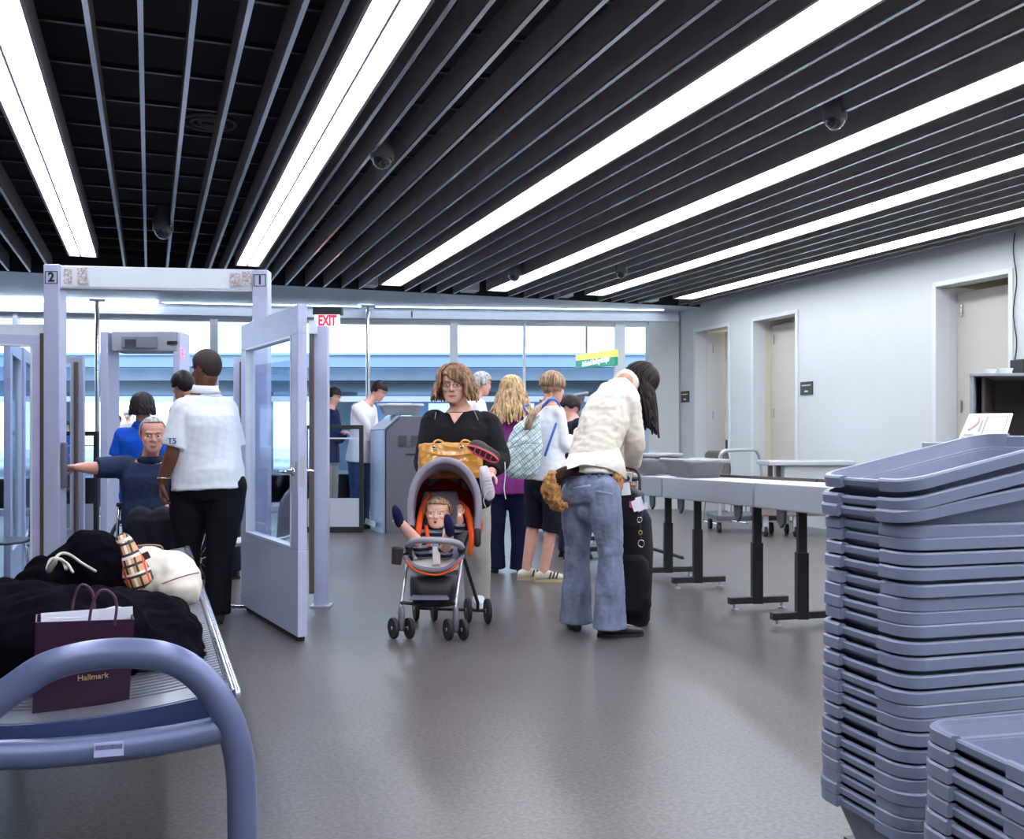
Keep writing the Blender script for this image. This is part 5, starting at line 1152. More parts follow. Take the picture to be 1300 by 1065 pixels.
for x in (747, 760): patch(t, tr, ((x, 592), (x+4, 592), (x+3, 606), (x-1, 606)), mat('belt_loop', rgb(96, 110, 150), .8), 'belt_loop', .006, 3)
patch(t, tr, ((725, 619), (750, 615), (750, 617), (725, 621)), mat('stitch_pale', rgb(150, 158, 186), .7), 'pocket_seam', .004, 5)
patch(t, tr, ((756, 622), (778, 626), (778, 628), (756, 624)), MATS['stitch_pale'], 'pocket_seam', .004, 5)
patch(t, tr, ((723, 586), (764, 585), (766, 594), (721, 595)), SKM, 'bare_waist', .003)
for s in 'LR': shoe(t, J['an'+s], J['ft'+s], M_BLACK, k=.98, L=.27)
mb = H.locks(84, .29, 6, 354, rad=.015, out=.016, spread=.01, seed=9, wav=.012, drop=Vector((.10, 0, -1)).normalized()); b2 = H.shell(.018, front=.03, side=-.05, back=-.1); me_ = bpy.data.meshes.new('x'); b2.bm.to_mesh(me_); mb.bm.from_mesh(me_)
mb.build('hair', H_DARK, t, smooth=True)
# fur trimmed coat tied behind her hips
t2 = thing('fur_trimmed_coat', 'brown coat with tawny fur cuffs tied round the hips over the jeans', 'coat', A(710, 640, 5.9), 'cam')
MF = mat('tawny_fur', rgb(170, 118, 66), .9, var=.5, scale=45, bump=1.0); MC = cloth('coat_brown', rgb(50, 30, 28))
q = lambda x, y, e=0.: A(x, y, 5.9+e)
MB().tube([q(730, 596, .06), q(720, 598, .02), q(710, 604, 0), q(704, 612, 0)], [.03, .036, .04, .04], 14, smooth=4).build('sleeve', MC, t2, remesh=.009, sm_iter=2, noiseamp=.005)
MB().tube([q(702, 606), q(699, 616), q(701, 628), q(709, 640), q(715, 642)], [.045, .056, .055, .045, .03], 16, smooth=4).build('fur_cuff', MF, t2, remesh=.007, sm_iter=1, noiseamp=.014, nscale=45)
MB().tube([q(764, 592, .02), q(772, 598, .0), q(778, 606, .0)], [.028, .034, .036], 14, smooth=4).build('sleeve', MC, t2, remesh=.009, sm_iter=2, noiseamp=.005)
MB().tube([q(779, 600, .0), q(781, 611, 0), q(779, 622, 0), q(776, 628, .02)], [.036, .045, .042, .022], 16, smooth=4).build('fur_cuff', MF, t2, remesh=.007, sm_iter=1, noiseamp=.014, nscale=45)
# ---- people farther back
def far_person(label, d, hx, hy, yaw, sx, sy, sw, shirtm, trm, hairm, hipx, hipy, footy=None, lean=0., el=None, wr=None, skm=SK, k=1., group=None, vox=.014, hair=(.010, .045, -.02, -.08), pitch=.1):
    q = lambda x, y, e=0.: A(x, y, d+e)
    s_ = F/d; f = Vector((math.sin(yaw), -math.cos(yaw), 0)); r = Vector((f.y, -f.x, 0)) * -1   # wearer's left
    r = Z.cross(f) * 1
    sc = q(sx, sy); hc = q(hipx, hipy); fz = .09
    J = dict(shL=sc+r*sw, shR=sc-r*sw, hipL=hc+r*.09, hipR=hc-r*.09, neck=sc.lerp(q(hx, hy), .42), ftL=f, ftR=f)
    for nm, sg in (('L', 1), ('R', -1)):
        J['kn'+nm] = Vector((hc.x, hc.y, (hc.z+fz)/2))+r*.10*sg+f*.02; J['an'+nm] = Vector((hc.x, hc.y, fz))+r*.10*sg
        J['el'+nm] = (q(*el) if el else sc-Z*.27+r*sw*1.2*sg)+(r*.06*sg if el else Vector())
        J['wr'+nm] = (q(*wr) if wr else J['el'+nm]-Z*.1+f*.2)+(r*.05*sg if wr else Vector())
        J['hd'+nm] = f*.8-Z*.3; J['pn'+nm] = DOWN
    B = Bd(k=k, ww=.15); t = person(label, (hc.x, hc.y), group); H = Head(q(hx, hy), yaw=yaw, pitch=pitch, k=k)
    body(t, J, B, H, skm, vox); H.face(t, brow=hairm)
    if hairm: H.shell(hair[0], front=hair[1], side=hair[2], back=hair[3]).build('hair', hairm, t, smooth=True, solid=.006)
    shirt(t, J, B, shirtm, .022, sleeve=1.8 if el else .7, lo=2, voxel=vox, hem=.05); trousers(t, J, B, trm, .02, voxel=vox, ankw=.085)
    for s in 'LR': shoe(t, J['an'+s], J['ft'+s], M_BLACK)
    return t
MJ = cloth('mid_denim', rgb(58, 74, 116), .2)
far_person('person in white shirt and blue jeans leaning forward behind the low barrier and scanner', 12.75, 481, 496, math.radians(70), 462, 519, .19, cloth('far_white', rgb(236, 232, 236), .02), MJ, H_DARK, 456, 584, el=(474, 556), wr=(487, 549), pitch=.5, k=1.04)
far_person('person in navy shirt seen in profile beside the far edge of the open gate door', 13.6, 424, 503, math.radians(75), 417, 524, .18, cloth('far_navy', rgb(24, 34, 70)), cloth('far_beige', rgb(170, 160, 150)), H_DARK, 416, 584, el=(428, 558), wr=(438, 548), pitch=.35)
far_person('grey-haired person in a white collar just behind the mother with the stroller', 10.4, 612, 487, math.radians(115), 600, 515, .18, MATS['cloth_far_white'], cloth('far_dark', (.02, .02, .04)), H_GREY, 604, 588, pitch=.1)
far_person('person in dark jacket stooping between the backpack wearer and the jeans wearer', 9.6, 722, 517, math.radians(100), 728, 540, .19, cloth('far_black', (.012, .014, .028)), MATS['cloth_far_dark'], H_DARK, 722, 618, el=(738, 575), wr=(748, 566), pitch=.7)
far_person('distant person in blue walking outside, seen between the gate frames at far side', 21, 84, 541, 0., 84, 552, .18, cloth('far_blue', rgb(50, 90, 160)), MATS['cloth_far_dark'], H_DARK, 84, 590, vox=.02)
far_person('distant person in a dark cap outside, seen through the metal detector arch', 22, 149, 534, .2, 149, 546, .18, MATS['cloth_far_dark'], MATS['cloth_far_dark'], H_BLACK, 149, 580, vox=.02)
far_person('distant person outside half hidden behind the dark-haired officer in blue', 24.5, 162, 527, .2, 163, 541, .18, MATS['cloth_far_beige'], MATS['cloth_far_dark'], H_GREY, 163, 576, vox=.02)
# ---------------------------------------------------------------- stroller
M_SGREY = cloth('stroller_grey', rgb(128, 120, 136), .06, .4); M_SRED = cloth('stroller_red', rgb(140, 26, 20), .1); M_SOR = cloth('stroller_orange', rgb(232, 88, 34), .05)
M_SCR = cloth('stroller_cream', rgb(214, 204, 198), .04); M_SDK = mat('stroller_black', (.016, .015, .02), .5); M_SAL = mat('stroller_tube', rgb(190, 188, 196), .25, metal=.7)
q = lambda x, y, d=6.0: A(x, y, d)
t = thing('stroller', 'grey and orange baby stroller with arched hood pushed toward the viewer', 'stroller', (q(560, 0).x, 6.0, 0), 'cam')
def wheel(c, ax, r, w=.026, name='wheel'):
    ax = Vector((ax[0], ax[1], 0)).normalized(); mb = MB()
    mb.lathe(c-ax*w/2, [(r*.74, .002), (r*.96, 0), (r, w*.25), (r, w*.75), (r*.96, w), (r*.74, w-.002), (r*.72, w*.6), (r*.72, w*.4)], ax, 28)
    o = mb.build(name, M_RUB, t, smooth=False); mb = MB()
    up = Z; sd = ax.cross(up)
    mb.lathe(c-ax*w*.52, [(r*.16, 0), (r*.2, .003), (r*.2, w*1.04-.003), (r*.16, w*1.04)], ax, 14)
    mb.tube([c+(sd*math.cos(a)+up*math.sin(a))*r*.68 for a in [k*math.pi/12 for k in range(24)]], r*.07, 6, close=True)
    for k in range(5):
        a = k*math.pi*.4; mb.tube([c, c+(sd*math.cos(a)+up*math.sin(a))*r*.68], r*.08, 6, dome=False)
    mb.build('rim', mat('wheel_rim', rgb(168, 166, 176), .35, metal=.4), o, smooth=True)
fr = .062; rr = .078
FW = [Vector((q(499.5, 0, 5.80).x, 5.80, fr)), Vector((q(519.5, 0, 5.80).x, 5.80, fr)), Vector((q(569, 0, 5.76).x, 5.76, fr)), Vector((q(588, 0, 5.76).x, 5.76, fr))]
for i, c in enumerate(FW): wheel(c, (.86, .5) if i < 2 else (.90, .44), fr, .024)
RW = [Vector((q(528, 0, 6.38).x, 6.38, rr)), Vector((q(551, 0, 6.36).x, 6.36, rr)), Vector((q(594, 0, 6.30).x, 6.30, rr)), Vector((q(619, 0, 6.28).x, 6.28, rr))]
for c in RW: wheel(c, (.97, .25), rr, .026)
for a, b in ((RW[0], RW[3]),): MB().tube([a, b], .010, 8).build('rear_axle', M_SDK, t, smooth=True)
for a, b in ((FW[0], FW[1]), (FW[2], FW[3])):
    m_ = (a+b)/2; MB().tube([a, b], .008, 8).build('front_axle', M_SDK, t, smooth=True)
    MB().tube([m_+Vector((0, .0, .0)), m_+Vector((0, .01, .06)), m_+Vector((0, .02, .11))], [.020, .022, .017], 10).build('swivel_fork', mat('fork_grey', rgb(96, 92, 104), .4), t, smooth=True)
fl, frt = q(507, 779, 5.82), q(577, 780, 5.78); tl, tr_ = q(519, 700, 6.0), q(587, 703, 5.96)
for a, b in ((fl, tl), (frt, tr_)): MB().tube([a, b], .0115, 10).build('front_leg', M_SAL, t, smooth=True)
hl, hr_ = q(538, 603, 6.66), q(618, 603, 6.66); hl.z = hr_.z = .925
for a, b, m_ in ((tl, hl, -1), (tr_, hr_, 1)): MB().tube([a, a.lerp(b, .5)+Vector((0, 0, -.02)), b], .011, 10, smooth=3).build('push_tube', M_SDK, t, smooth=True)
MB().tube([hl+Vector((0, -.02, -.02)), hl+Vector((.01, .01, .0)), hl.lerp(hr_, .5)+Vector((0, .04, .01)), hr_+Vector((-.01, .01, 0)), hr_+Vector((0, -.02, -.02))], .015, 10, smooth=4).build('handlebar', M_SDK, t, smooth=True)
for a, b in ((tl, (RW[0]+RW[1])/2), (tr_, (RW[2]+RW[3])/2)): MB().tube([a+Vector((0, .05, -.01)), b+Vector((0, 0, .05)), b], .011, 10).build('rear_leg', M_SDK, t, smooth=True)
for c in (tl, tr_): MB().lathe(c-Vector((.02, 0, 0)), [(.022, 0), (.026, .006), (.026, .034), (.022, .04)], (1, 0, 0)).build('hinge_joint', mat('fork_grey', rgb(96, 92, 104), .4), t, smooth=False)
# seat tub: back, wings, cushion
bk = []
for y, w, dd, ex in ((712, .130, 6.02, 0), (690, .150, 6.14, 0), (668, .150, 6.22, 0), (645, .135, 6.28, 0), (624, .105, 6.33, 0)):
    c = q(557+(712-y)*.03, y, dd); bk.append((c, Vector((1, 0, 0)), Vector((0, .9, .3)), w, .03))
MB().loft(bk, 20, pw=3).build('seat_back', cloth('seat_grey', rgb(150, 146, 158), .05), t, smooth=True)
for sg, pts in ((-1, [(528, 700, 6.0), (530, 680, 6.0), (533, 660, 6.06), (539, 640, 6.16), (546, 628, 6.25)]), (1, [(596, 703, 5.98), (599, 682, 5.98), (597, 664, 6.04), (592, 648, 6.14), (585, 638, 6.24)])):
    MB().tube([q(*p) for p in pts], [.018, .028, .032, .028, .016], 12, asp=.7, smooth=4, ref=(1, 0, 0)).build('side_wing', M_SOR, t, smooth=True, noiseamp=.004)
sc_ = [(q(553, 710, 6.12), Vector((1, 0, 0)), Vector((0, .25, 1)), .135, .03), (q(552, 715, 6.0), Vector((1, 0, 0)), Vector((0, .3, 1)), .145, .032), (q(550, 720, 5.88), Vector((1, 0, 0)), Vector((0, .5, .9)), .150, .028), (q(549, 725, 5.84), Vector((1, 0, 0)), Vector((0, .8, .5)), .11, .02)]
MB().loft(sc_, 20, pw=2.6).build('seat_cushion', M_SCR, t, smooth=True, noiseamp=.004)
MB().tube([q(516, 712, 5.83), q(524, 722, 5.815), q(536, 727, 5.81), q(552, 730, 5.80), q(566, 727, 5.80), q(578, 719, 5.81), q(585, 711, 5.83)], .006, 8, smooth=3).build('orange_piping', M_SOR, t, smooth=True)
MB().tube([q(515, 708, 5.86), q(523, 717, 5.84), q(536, 722, 5.83), q(552, 724, 5.82), q(566, 722, 5.82), q(578, 715, 5.83), q(586, 707, 5.86)], .020, 10, smooth=3, asp=.7).build('seat_edge', M_SGREY, t, smooth=True)
# hood: front arch, ribs and shell
arch = [(522, 668), (521, 645), (524, 622), (533, 602), (548, 589), (566, 584), (584, 590), (597, 604), (605, 622), (608, 645), (606, 672)]
rows = []
for k, (dd, sc1, up) in enumerate(((5.98, 1., 0), (6.08, 1.0, -1.5), (6.20, .98, -1), (6.32, .94, 3), (6.40, .86, 11), (6.44, .70, 24))):
    rows.append([q(565+(x-565)*sc1, (y if y > 640 else y)+up*((668-y)/84), dd) for x, y in arch])
outer = [spline(r, [0]*len(r), 3)[0] for r in rows]
mb = MB(); n_ = len(outer[0])
mb.add([p for r in outer for p in r], [(i*n_+j, i*n_+j+1, (i+1)*n_+j+1, (i+1)*n_+j) for i in range(5) for j in range(n_-1)])
mb.build('hood', M_SGREY, t, smooth=True, noiseamp=.006, nscale=14, solid=.005)
inner = [[Vector((q(565, 0, p.y).x+(p.x-q(565, 0, p.y).x)*.93, p.y+.012, p.z-.014)) for p in r] for r in outer[2:]]
mb = MB(); mb.add([p for r in inner for p in r], [(i*n_+j, i*n_+j+1, (i+1)*n_+j+1, (i+1)*n_+j) for i in range(3) for j in range(n_-1)])
last = inner[-1]; base_ = len(mb.bm.verts); 
mb.build('hood_lining', M_SRED, t, smooth=True, solid=.003)
mb = MB(); bp_ = [Vector(p) for p in inner[-1]]; mb.add(bp_, [tuple(range(len(bp_)))]); mb.build('hood_back', M_SRED, t, solid=.004)
vis = [spline([q(565+(x-565)*f_, 668-(668-y)*f2, dd) for x, y in arch], [0]*len(arch), 3)[0] for f_, f2, dd in ((1., 1., 5.985), (.93, .93, 6.0), (.86, .84, 6.03))]
mb = MB(); mb.add([p for r in vis for p in r], [(i*n_+j, i*n_+j+1, (i+1)*n_+j+1, (i+1)*n_+j) for i in range(2) for j in range(n_-1)])
mb.build('hood_visor', M_SGREY, t, smooth=True, noiseamp=.006, nscale=18, solid=.004)
mb = MB(); mb.tube([p+Vector((0, -.006, 0)) for p in outer[0]], .020, 10, asp=.55, ref=(0, 1, 0)); mb.build('hood_rim', mat('hood_edge', rgb(150, 142, 158), .8, var=.05), t, smooth=True)
for x, y in ((522, 676), (606, 680)): MB().tube([q(x, y-8, 5.98), q(x, y+10, 5.97)], .022, 8).build('hood_hinge', M_SDK, t, smooth=True)
# bumper bar, cup holder, basket
MB().tube([q(519, 699, 5.96), q(520, 690, 5.80), q(530, 686, 5.74), q(552, 686, 5.72), q(576, 688, 5.74), q(585, 693, 5.80), q(587, 701, 5.96)], .019, 12, smooth=4).build('bumper_bar', mat('bumper_grey', rgb(150, 148, 158), .6), t, smooth=True)
for a in ((519, 694), (586, 697)): MB().tube([q(a[0], a[1], 5.84), q(a[0], a[1]+3, 5.95)], .024, 10).build('bar_joint', M_SDK, t, smooth=True)
MB().lathe(q(503, 716, 5.86), [(.030, 0), (.036, .09), (.040, .094), (.038, .098), (.032, .092), (.026, .012)], (.10, 0, 1), 20).build('cup_holder', mat('cup_holder_brown', (.045, .025, .025), .4), t, smooth=False)
MB().tube([q(511, 704, 5.88), q(519, 702, 5.95)], .008, 8).build('cup_bracket', M_SDK, t)
bs = [(q(551, 766, 6.02), Vector((1, 0, 0)), Vector((0, 1, 0)), .115, .14), (q(551, 752, 6.03), Vector((1, 0, 0)), Vector((0, 1, 0)), .140, .17), (q(552, 728, 6.05), Vector((1, 0, 0)), Vector((0, 1, 0)), .148, .18)]
MB().loft(bs, 24, pw=4).build('basket', M_SDK, t, smooth=True, noiseamp=.004)
MB().prism([q(523, 757, 5.82), q(566, 757, 5.80), q(570, 762, 5.79), q(519, 762, 5.81)], (0, .06, .0)).build('foot_board', mat('board_grey', rgb(92, 94, 112), .5), t, bevel=.003)
MB().tube([q(510, 765, 5.83), q(551, 768, 5.9), q(577, 766, 5.80)], .010, 8, smooth=3).build('front_crossbar', M_SDK, t, smooth=True)
MB().tube([q(604, 648, 6.1), q(609, 664, 6.08), q(607, 684, 6.05)], [.012, .028, .014], 10, smooth=3, asp=.6).build('side_wing', M_SOR, t, smooth=True)
for x in (549, 553): pass
MB().prism([q(549, 694, 5.90), q(559, 694, 5.90), q(559, 716, 5.855), q(549, 717, 5.855)], (0, .012, 0)).build('crotch_strap', M_SCR, t, bevel=.003)
for x0, x1 in ((541, 544), (566, 563)):
    MB().tube([q(x0, 668, 6.06), q((x0+x1)/2, 678, 5.97), q(x1, 692, 5.93)], .013, 8, asp=.4, ref=(0, 1, 0), smooth=3).build('shoulder_pad', M_SOR if x0 < 550 else M_SCR, t, smooth=True)
# ---- baby
d = 6.08; q2 = lambda x, y, e=0.: A(x, y, d+e)
k = .46
J = dict(hipR=q2(541, 706, -.03), hipL=q2(563, 706, -.03), waist=q2(553, 694, .0), shR=q2(539, 673, .03), shL=q2(572, 672, .03), neck=q2(555, 667, .02), elR=q2(527, 680, -.06), wrR=q2(511, 668, -.20), elL=q2(584, 672, -.02), wrL=q2(584, 655, -.08), knR=q2(530, 688, -.17), knL=q2(566, 694, -.20), anR=q2(507, 662, -.26), anL=q2(571, 674, -.30), ftR=Vector((-.25, -.3, .9)), ftL=Vector((-.15, -.25, .95)), hdL=Vector((0, -.1, 1)), hdR=Vector((-.7, -.3, .2)), pnL=Vector((-.3, -1, 0)), pnR=Vector((0, -.3, 1)))
B = Bd(k=k, wh=.19, ww=.18, wc=.175, dh=.16, dw=.16, dc=.14, th=.105, kn=.078, cf=.075, an=.055, ua=.062, el=.054, fa=.052, wr=.040, nk=.062)
t = person('baby in navy and grey striped romper with feet up, sitting in the stroller', (q(557, 0).x, 5.99)); t.location.z = 0
H = Head(q2(556, 652, -.02), yaw=math.radians(-8), pitch=-.12, k=.76, wide=1.22)
body(t, J, B, H, skin('baby', rgb(232, 180, 160)), .0035, hk=1.05, curl=(.5, .7), feet=False)
H.face(t, brow=None, mouth=False, open_mouth=True)
H.shell(.010, front=.072, side=-.01, back=-.08, noi=.012).build('hair', H_BABY, t, smooth=True, solid=.006)
def stripes():
    m = bpy.data.materials.new('striped_knit'); m.use_nodes = True; nt = m.node_tree; b = nt.nodes['Principled BSDF']; b.inputs['Roughness'].default_value = .9
    tc = nt.nodes.new('ShaderNodeTexCoord'); wv = nt.nodes.new('ShaderNodeTexWave'); wv.bands_direction = 'Z'; wv.inputs['Scale'].default_value = 8.; wv.inputs['Distortion'].default_value = .6; wv.inputs['Detail Scale'].default_value = .6
    nt.links.new(tc.outputs['Object'], wv.inputs['Vector']); r = nt.nodes.new('ShaderNodeValToRGB'); r.color_ramp.interpolation = 'CONSTANT'; e = r.color_ramp.elements
    e[0].color = (*rgb(22, 24, 56), 1); e[1].position = .55; e[1].color = (*rgb(150, 156, 172), 1); nt.links.new(wv.outputs['Fac'], r.inputs[0]); nt.links.new(r.outputs[0], b.inputs['Base Color']); return m
MST = stripes()
mb = MB(); S_ = torso_secs(J, B, .008, 0, 10); mb.loft(S_, 20, pw=2.3)
for s in 'LR':
    sh, el, wr, hp, kn = J['sh'+s], J['el'+s], J['wr'+s], J['hip'+s], J['kn'+s]
    mb.ell(sh, (.036,)*3); mb.tube([sh, el, el.lerp(wr, .55)], [.034, .031, .029], 12, smooth=3, dome=False); mb.ell(hp, (.052,)*3); mb.tube([hp, hp.lerp(kn, .5), kn], [.056, .052, .046], 12, smooth=3, dome=False)
mb.build('romper', MST, t, remesh=.005, sm_iter=3, noiseamp=.004, nscale=30)
MSK = cloth('navy_sock', rgb(22, 24, 62))
for s in 'LR':
    an, f = J['an'+s], J['ft'+s].normalized(); MB().tube([an-f*.01, an+f*.025, an+f*.06, an+f*.088], [.027, .028, .026, .018], 12, smooth=3, asp=1.1).build('sock', MSK, t, smooth=True)
# ---- mustard handbag on the handlebar
t = thing('handbag', 'glossy mustard yellow handbag resting behind the stroller hood', 'handbag', A(570, 607, 6.52), 'cam')
M_MUS = mat('mustard_patent', rgb(206, 140, 48), .22, var=.08, scale=5, coat=.6)
q3 = lambda x, y, e=0.: A(x, y, 6.47+e)
secs = []
for y, x, w, dp in ((607, 571, .205, .07), (600, 571, .215, .075), (588, 571, .216, .065), (576, 571.5, .216, .045), (566, 571.5, .218, .028), (562, 571.5, .216, .022)): secs.append((q3(x, y), Vector((1, 0, 0)), Vector((0, 1, 0)), w, dp))
mb = MB(); mb.loft(secs, 28, pw=3); mb.build('body', M_MUS, t, remesh=.008, sm_iter=3, noiseamp=.012, nscale=10)
for x in (551.5, 586):
    c = q3(x, 568, -.045); MB().tube([c+Vector((.0105*math.cos(a), 0, .0105*math.sin(a))) for a in [k*math.pi/8 for k in range(16)]], .0035, 6, close=True).build('eyelet', M_CHROME, t, smooth=True); MB().ell(c, (.007, .004, .007), n=10, m=6).build('eyelet_hole', M_BLACK, t, smooth=True)
    MB().tube([c+Vector((0, .004, .0)), c+Vector((-.004, .004, .032)), c+Vector((.02, .03, .048)), c+Vector((.05, .055, .036)), c+Vector((.07, .065, .01))], .007, 8, smooth=4).build('handle', M_MUS, t, smooth=True)
MB().tube([q3(544, 575, -.052), q3(560, 577.5, -.056), q3(571, 578.5, -.058), q3(584, 577.5, -.056), q3(600, 575, -.048)], .004, 6, smooth=3).build('front_seam', M_MUS, t, smooth=True)
# ---- shoes hanging beside the handle
t = thing('sneaker', 'white lace-up sneaker hanging toe down beside the stroller hood', 'shoe', A(622, 640, 6.2), 'cam')
an = A(617, 603, 6.2); fd = Vector((.22, -.1, -1)).normalized(); u = Vector((.2, -1, .05)); u = (u-fd*u.dot(fd)).normalized()
shoe(t, an-u*-.0, fd, mat('sneaker_white', rgb(206, 200, 204), .6, var=.1), mat('sneaker_sole', rgb(196, 190, 196), .6), k=.88, L=.24, up=u, name='upper')
mb = MB(); r = fd.cross(u)
for i in range(4):
    c = an+fd*(.03+.022*i)+u*(.012+.0-.004*i); mb.tube([c-r*.022, c+u*.006, c+r*.022], .0028, 6)
mb.tube([c+r*.0, c+r*.03+fd*.02, c+r*.05+fd*.06, c+r*.045+fd*.10], .0025, 6, smooth=3); mb.build('lace', mat('lace_pale', rgb(226, 222, 224), .7), t, smooth=True)
t = thing('running_shoe', 'dark shoe with pink lattice sole turned up beside the yellow handbag', 'shoe', A(630, 592, 6.3), 'cam')
fd = Vector((.85, -.25, -.40)).normalized(); u = Vector((.15, .75, .60)); u = (u-fd*u.dot(fd)).normalized(); an = A(614, 566, 6.32)
so_ = shoe(t, an-fd*.02, fd, mat('shoe_char', rgb(44, 34, 40), .6), mat('shoe_sole_dark', rgb(60, 48, 50), .7), k=.82, L=.26, up=u, name='upper')
heel = an-fd*.02-u*(.082*.82)-fd*.06*.82; r = fd.cross(u).normalized(); MPI = mat('pink_rubber', rgb(230, 84, 98), .5); mb = MB()
def sp(s_, w_): return heel+fd*s_*.82*(.26/.27)+r*w_*.82-u*.004
mb.tube([sp(.128+.140*math.cos(a), (.040+.008*math.cos(a))*math.sin(a)) for a in [k*math.pi/14 for k in range(28)]], .0055, 6, close=True)
for s_ in (.05, .10, .15, .20): mb.tube([sp(s_, -.038), sp(s_+.01, .038)], .0045, 6)
mb.build('sole_lattice', MPI, t, smooth=True)
MB().tube([A(641, 587, 6.25), A(641.5, 605, 6.24), A(640, 620, 6.24), A(642, 633, 6.24)], .0028, 6, smooth=3).build('loose_lace', mat('lace_pale', rgb(226, 222, 224), .7), t, smooth=True)
# ---------------------------------------------------------------- suitcase and tote with tags
t = thing('suitcase', 'tall black upright suitcase standing beside the person in flared jeans', 'suitcase', A(796, 795, 6.25), 'cam')
MBK = cloth('black_nylon', (.012, .011, .014), .2); q4 = lambda x, y, e=0.: A(x, y, 6.28+e)
xa = Vector((.96, -.28, 0)); ya = Vector((.28, .96, 0)); secs = []
for y, x, w, dp in ((795, 797, .115, .10), (788, 797, .138, .12), (750, 797, .148, .125), (700, 799, .146, .12), (660, 800, .132, .11), (648, 800, .105, .09), (643, 800, .06, .06)): secs.append((q4(x, y), xa, ya, w, dp))
MB().loft(secs, 28, pw=4).build('case', MBK, t, smooth=True, noiseamp=.008, nscale=8)
secs = [(q4(x, y, -.12), xa, ya, w, .05) for y, x, w in ((780, 800, .08), (770, 800, .11), (735, 801, .118), (712, 802, .105), (704, 802, .07))]
MB().loft(secs, 24, pw=3.5).build('front_pocket', MBK, t, smooth=True, noiseamp=.006)
for x in (787, 808): MB().tube([q4(x, 648, .05), q4(x+.5, 608, .05)], .008, 8).build('handle_tube', M_STEEL, t, smooth=True)
MB().tube([q4(784, 608, .05), q4(811, 608, .05)], .014, 8).build('pull_handle', M_BLACK, t, smooth=True)
for x in (780, 812): MB().lathe(q4(x, 795, .05)*1., [(.022, 0), (.03, .004), (.03, .026), (.022, .03)], (1, 0, 0)).build('wheel', M_RUB, t)
MB().tube([q4(824, 750, -.1), q4(825, 768, -.1), q4(822, 780, -.1)], [.006, .012, .004], 6).build('zip_pull', M_BLACK, t)
t = thing('tote_bag', 'small dark tote with white tags and key rings hung on the suitcase handle', 'bag', A(800, 660, 6.05), 'cam')
q5 = lambda x, y, e=0.: A(x, y, 6.02+e)
secs = [(q5(x, y), xa, ya, w, .05) for y, x, w in ((668, 795, .05), (660, 796, .085), (640, 798, .10), (626, 798, .095), (618, 797, .05))]
MB().loft(secs, 22, pw=3).build('body', mat('black_leather', (.012, .010, .012), .3), t, smooth=True, noiseamp=.01, nscale=9)
MB().tube([q5(782, 624), q5(779, 604, .02), q5(790, 594, .04), q5(806, 596, .04), q5(812, 606, .02), q5(812, 622)], .010, 8, smooth=4).build('strap', mat('black_leather', (.012, .010, .012), .3), t, smooth=True)
MT = mat('tag_white', rgb(226, 226, 236), .5)
for k, P in enumerate((((788, 614), (799, 612), (801, 628), (789, 629)), ((806, 632), (814, 630), (819, 646), (811, 650)), ((801, 637), (807, 634), (812, 648), (805, 650)))):
    MB().prism([q5(x, y, -.08-.006*k) for x, y in P], (0, .003, 0)).build('luggage_tag', MT, t)
MB().prism([q5(799, 636, -.09), q5(803, 636, -.09), q5(804, 645, -.09), q5(799, 644, -.09)], (0, .003, 0)).build('pink_tag', mat('tag_pink', rgb(214, 70, 110), .5), t)
for x, y, r_ in ((812, 660, .014), (814, 690, .018), (813, 676, .010)): MB().tube([q5(x, y, -.09)+Vector((r_*math.cos(a), 0, r_*1.2*math.sin(a))) for a in [k*math.pi/8 for k in range(16)]], .003, 6, close=True).build('key_ring', M_CHROME if r_ != .01 else mat('brass', (.6, .42, .1), .3, metal=1), t, smooth=True)
MB().tube([q5(810, 650, -.09), q5(813, 668, -.09), q5(814, 686, -.09)], .003, 6).build('key_cord', M_BLACK, t)
t = thing('compact_camera', 'small pale compact camera held in the hands over the suitcase', 'camera', A(797, 604, 6.1), 'cam')
MB().box(A(796.5, 605, 6.12), (.055, .02, .062), Euler((0, .1, 0))).build('body', mat('camera_silver', rgb(206, 206, 214), .35), t, bevel=.006)
MB().lathe(A(796.5, 607, 6.12)+Vector((0, -.03, 0)), [(.010, 0), (.014, .004), (.016, .02)], (0, 1, 0)).build('lens', M_BLACK, t)
# ---------------------------------------------------------------- bench and what lies on it (world frame, bench runs along the strips)
def AY(px, py, Y):
    tt = (px-U0)/F; d = Y/(CT-tt*ST); return Wd(A(px, py, d))
M_BENCH = mat('bench_blue_grey', rgb(104, 112, 148), .32, metal=.25, var=.04, scale=8); M_SEATP = mat('bench_slat_steel', rgb(150, 152, 166), .28, metal=.5)
t = thing('bench', 'blue-grey steel slatted bench with a thick arched tube arm at its near end', 'bench', (-.15, 4.3, 0), 'world')
Y0 = 2.50
cl = [(308, 1160), (308, 1060), (306, 985), (299, 940), (283, 898), (252, 858), (212, 835), (160, 829), (105, 834), (58, 848), (18, 874), (-22, 905), (-60, 950), (-80, 1010), (-84, 1160)]
pts = [AY(x, y, Y0) for x, y in cl]; pts[0].z = .03; pts[-1].z = .03
MB().tube(pts, .036, 18, smooth=5).build('arm_tube', M_BENCH, t, smooth=True)
lb = [AY(x, y, Y0+.01) for x, y in ((-78, 962), (0, 958), (60, 956), (150, 948), (225, 937), (296, 922))]
MB().tube(lb, .034, 16, smooth=4).build('lower_tube', M_BENCH, t, smooth=True)
for p in (pts[0], pts[-1]): MB().lathe((p.x, p.y, 0), [(.06, 0), (.06, .012), (.04, .03)]).build('foot', M_RUB, t)
a, b, c, e_ = [AY(x, y, Y0-.03) for x, y in ((119, 944), (157, 941), (157, 959), (119, 962))]
lbl = MB().prism([p+Vector((0, .0, 0)) for p in (a, b, c, e_)], (0, .003, 0)).build('sticker', mat('sticker_lilac', rgb(190, 192, 236), .5), t)
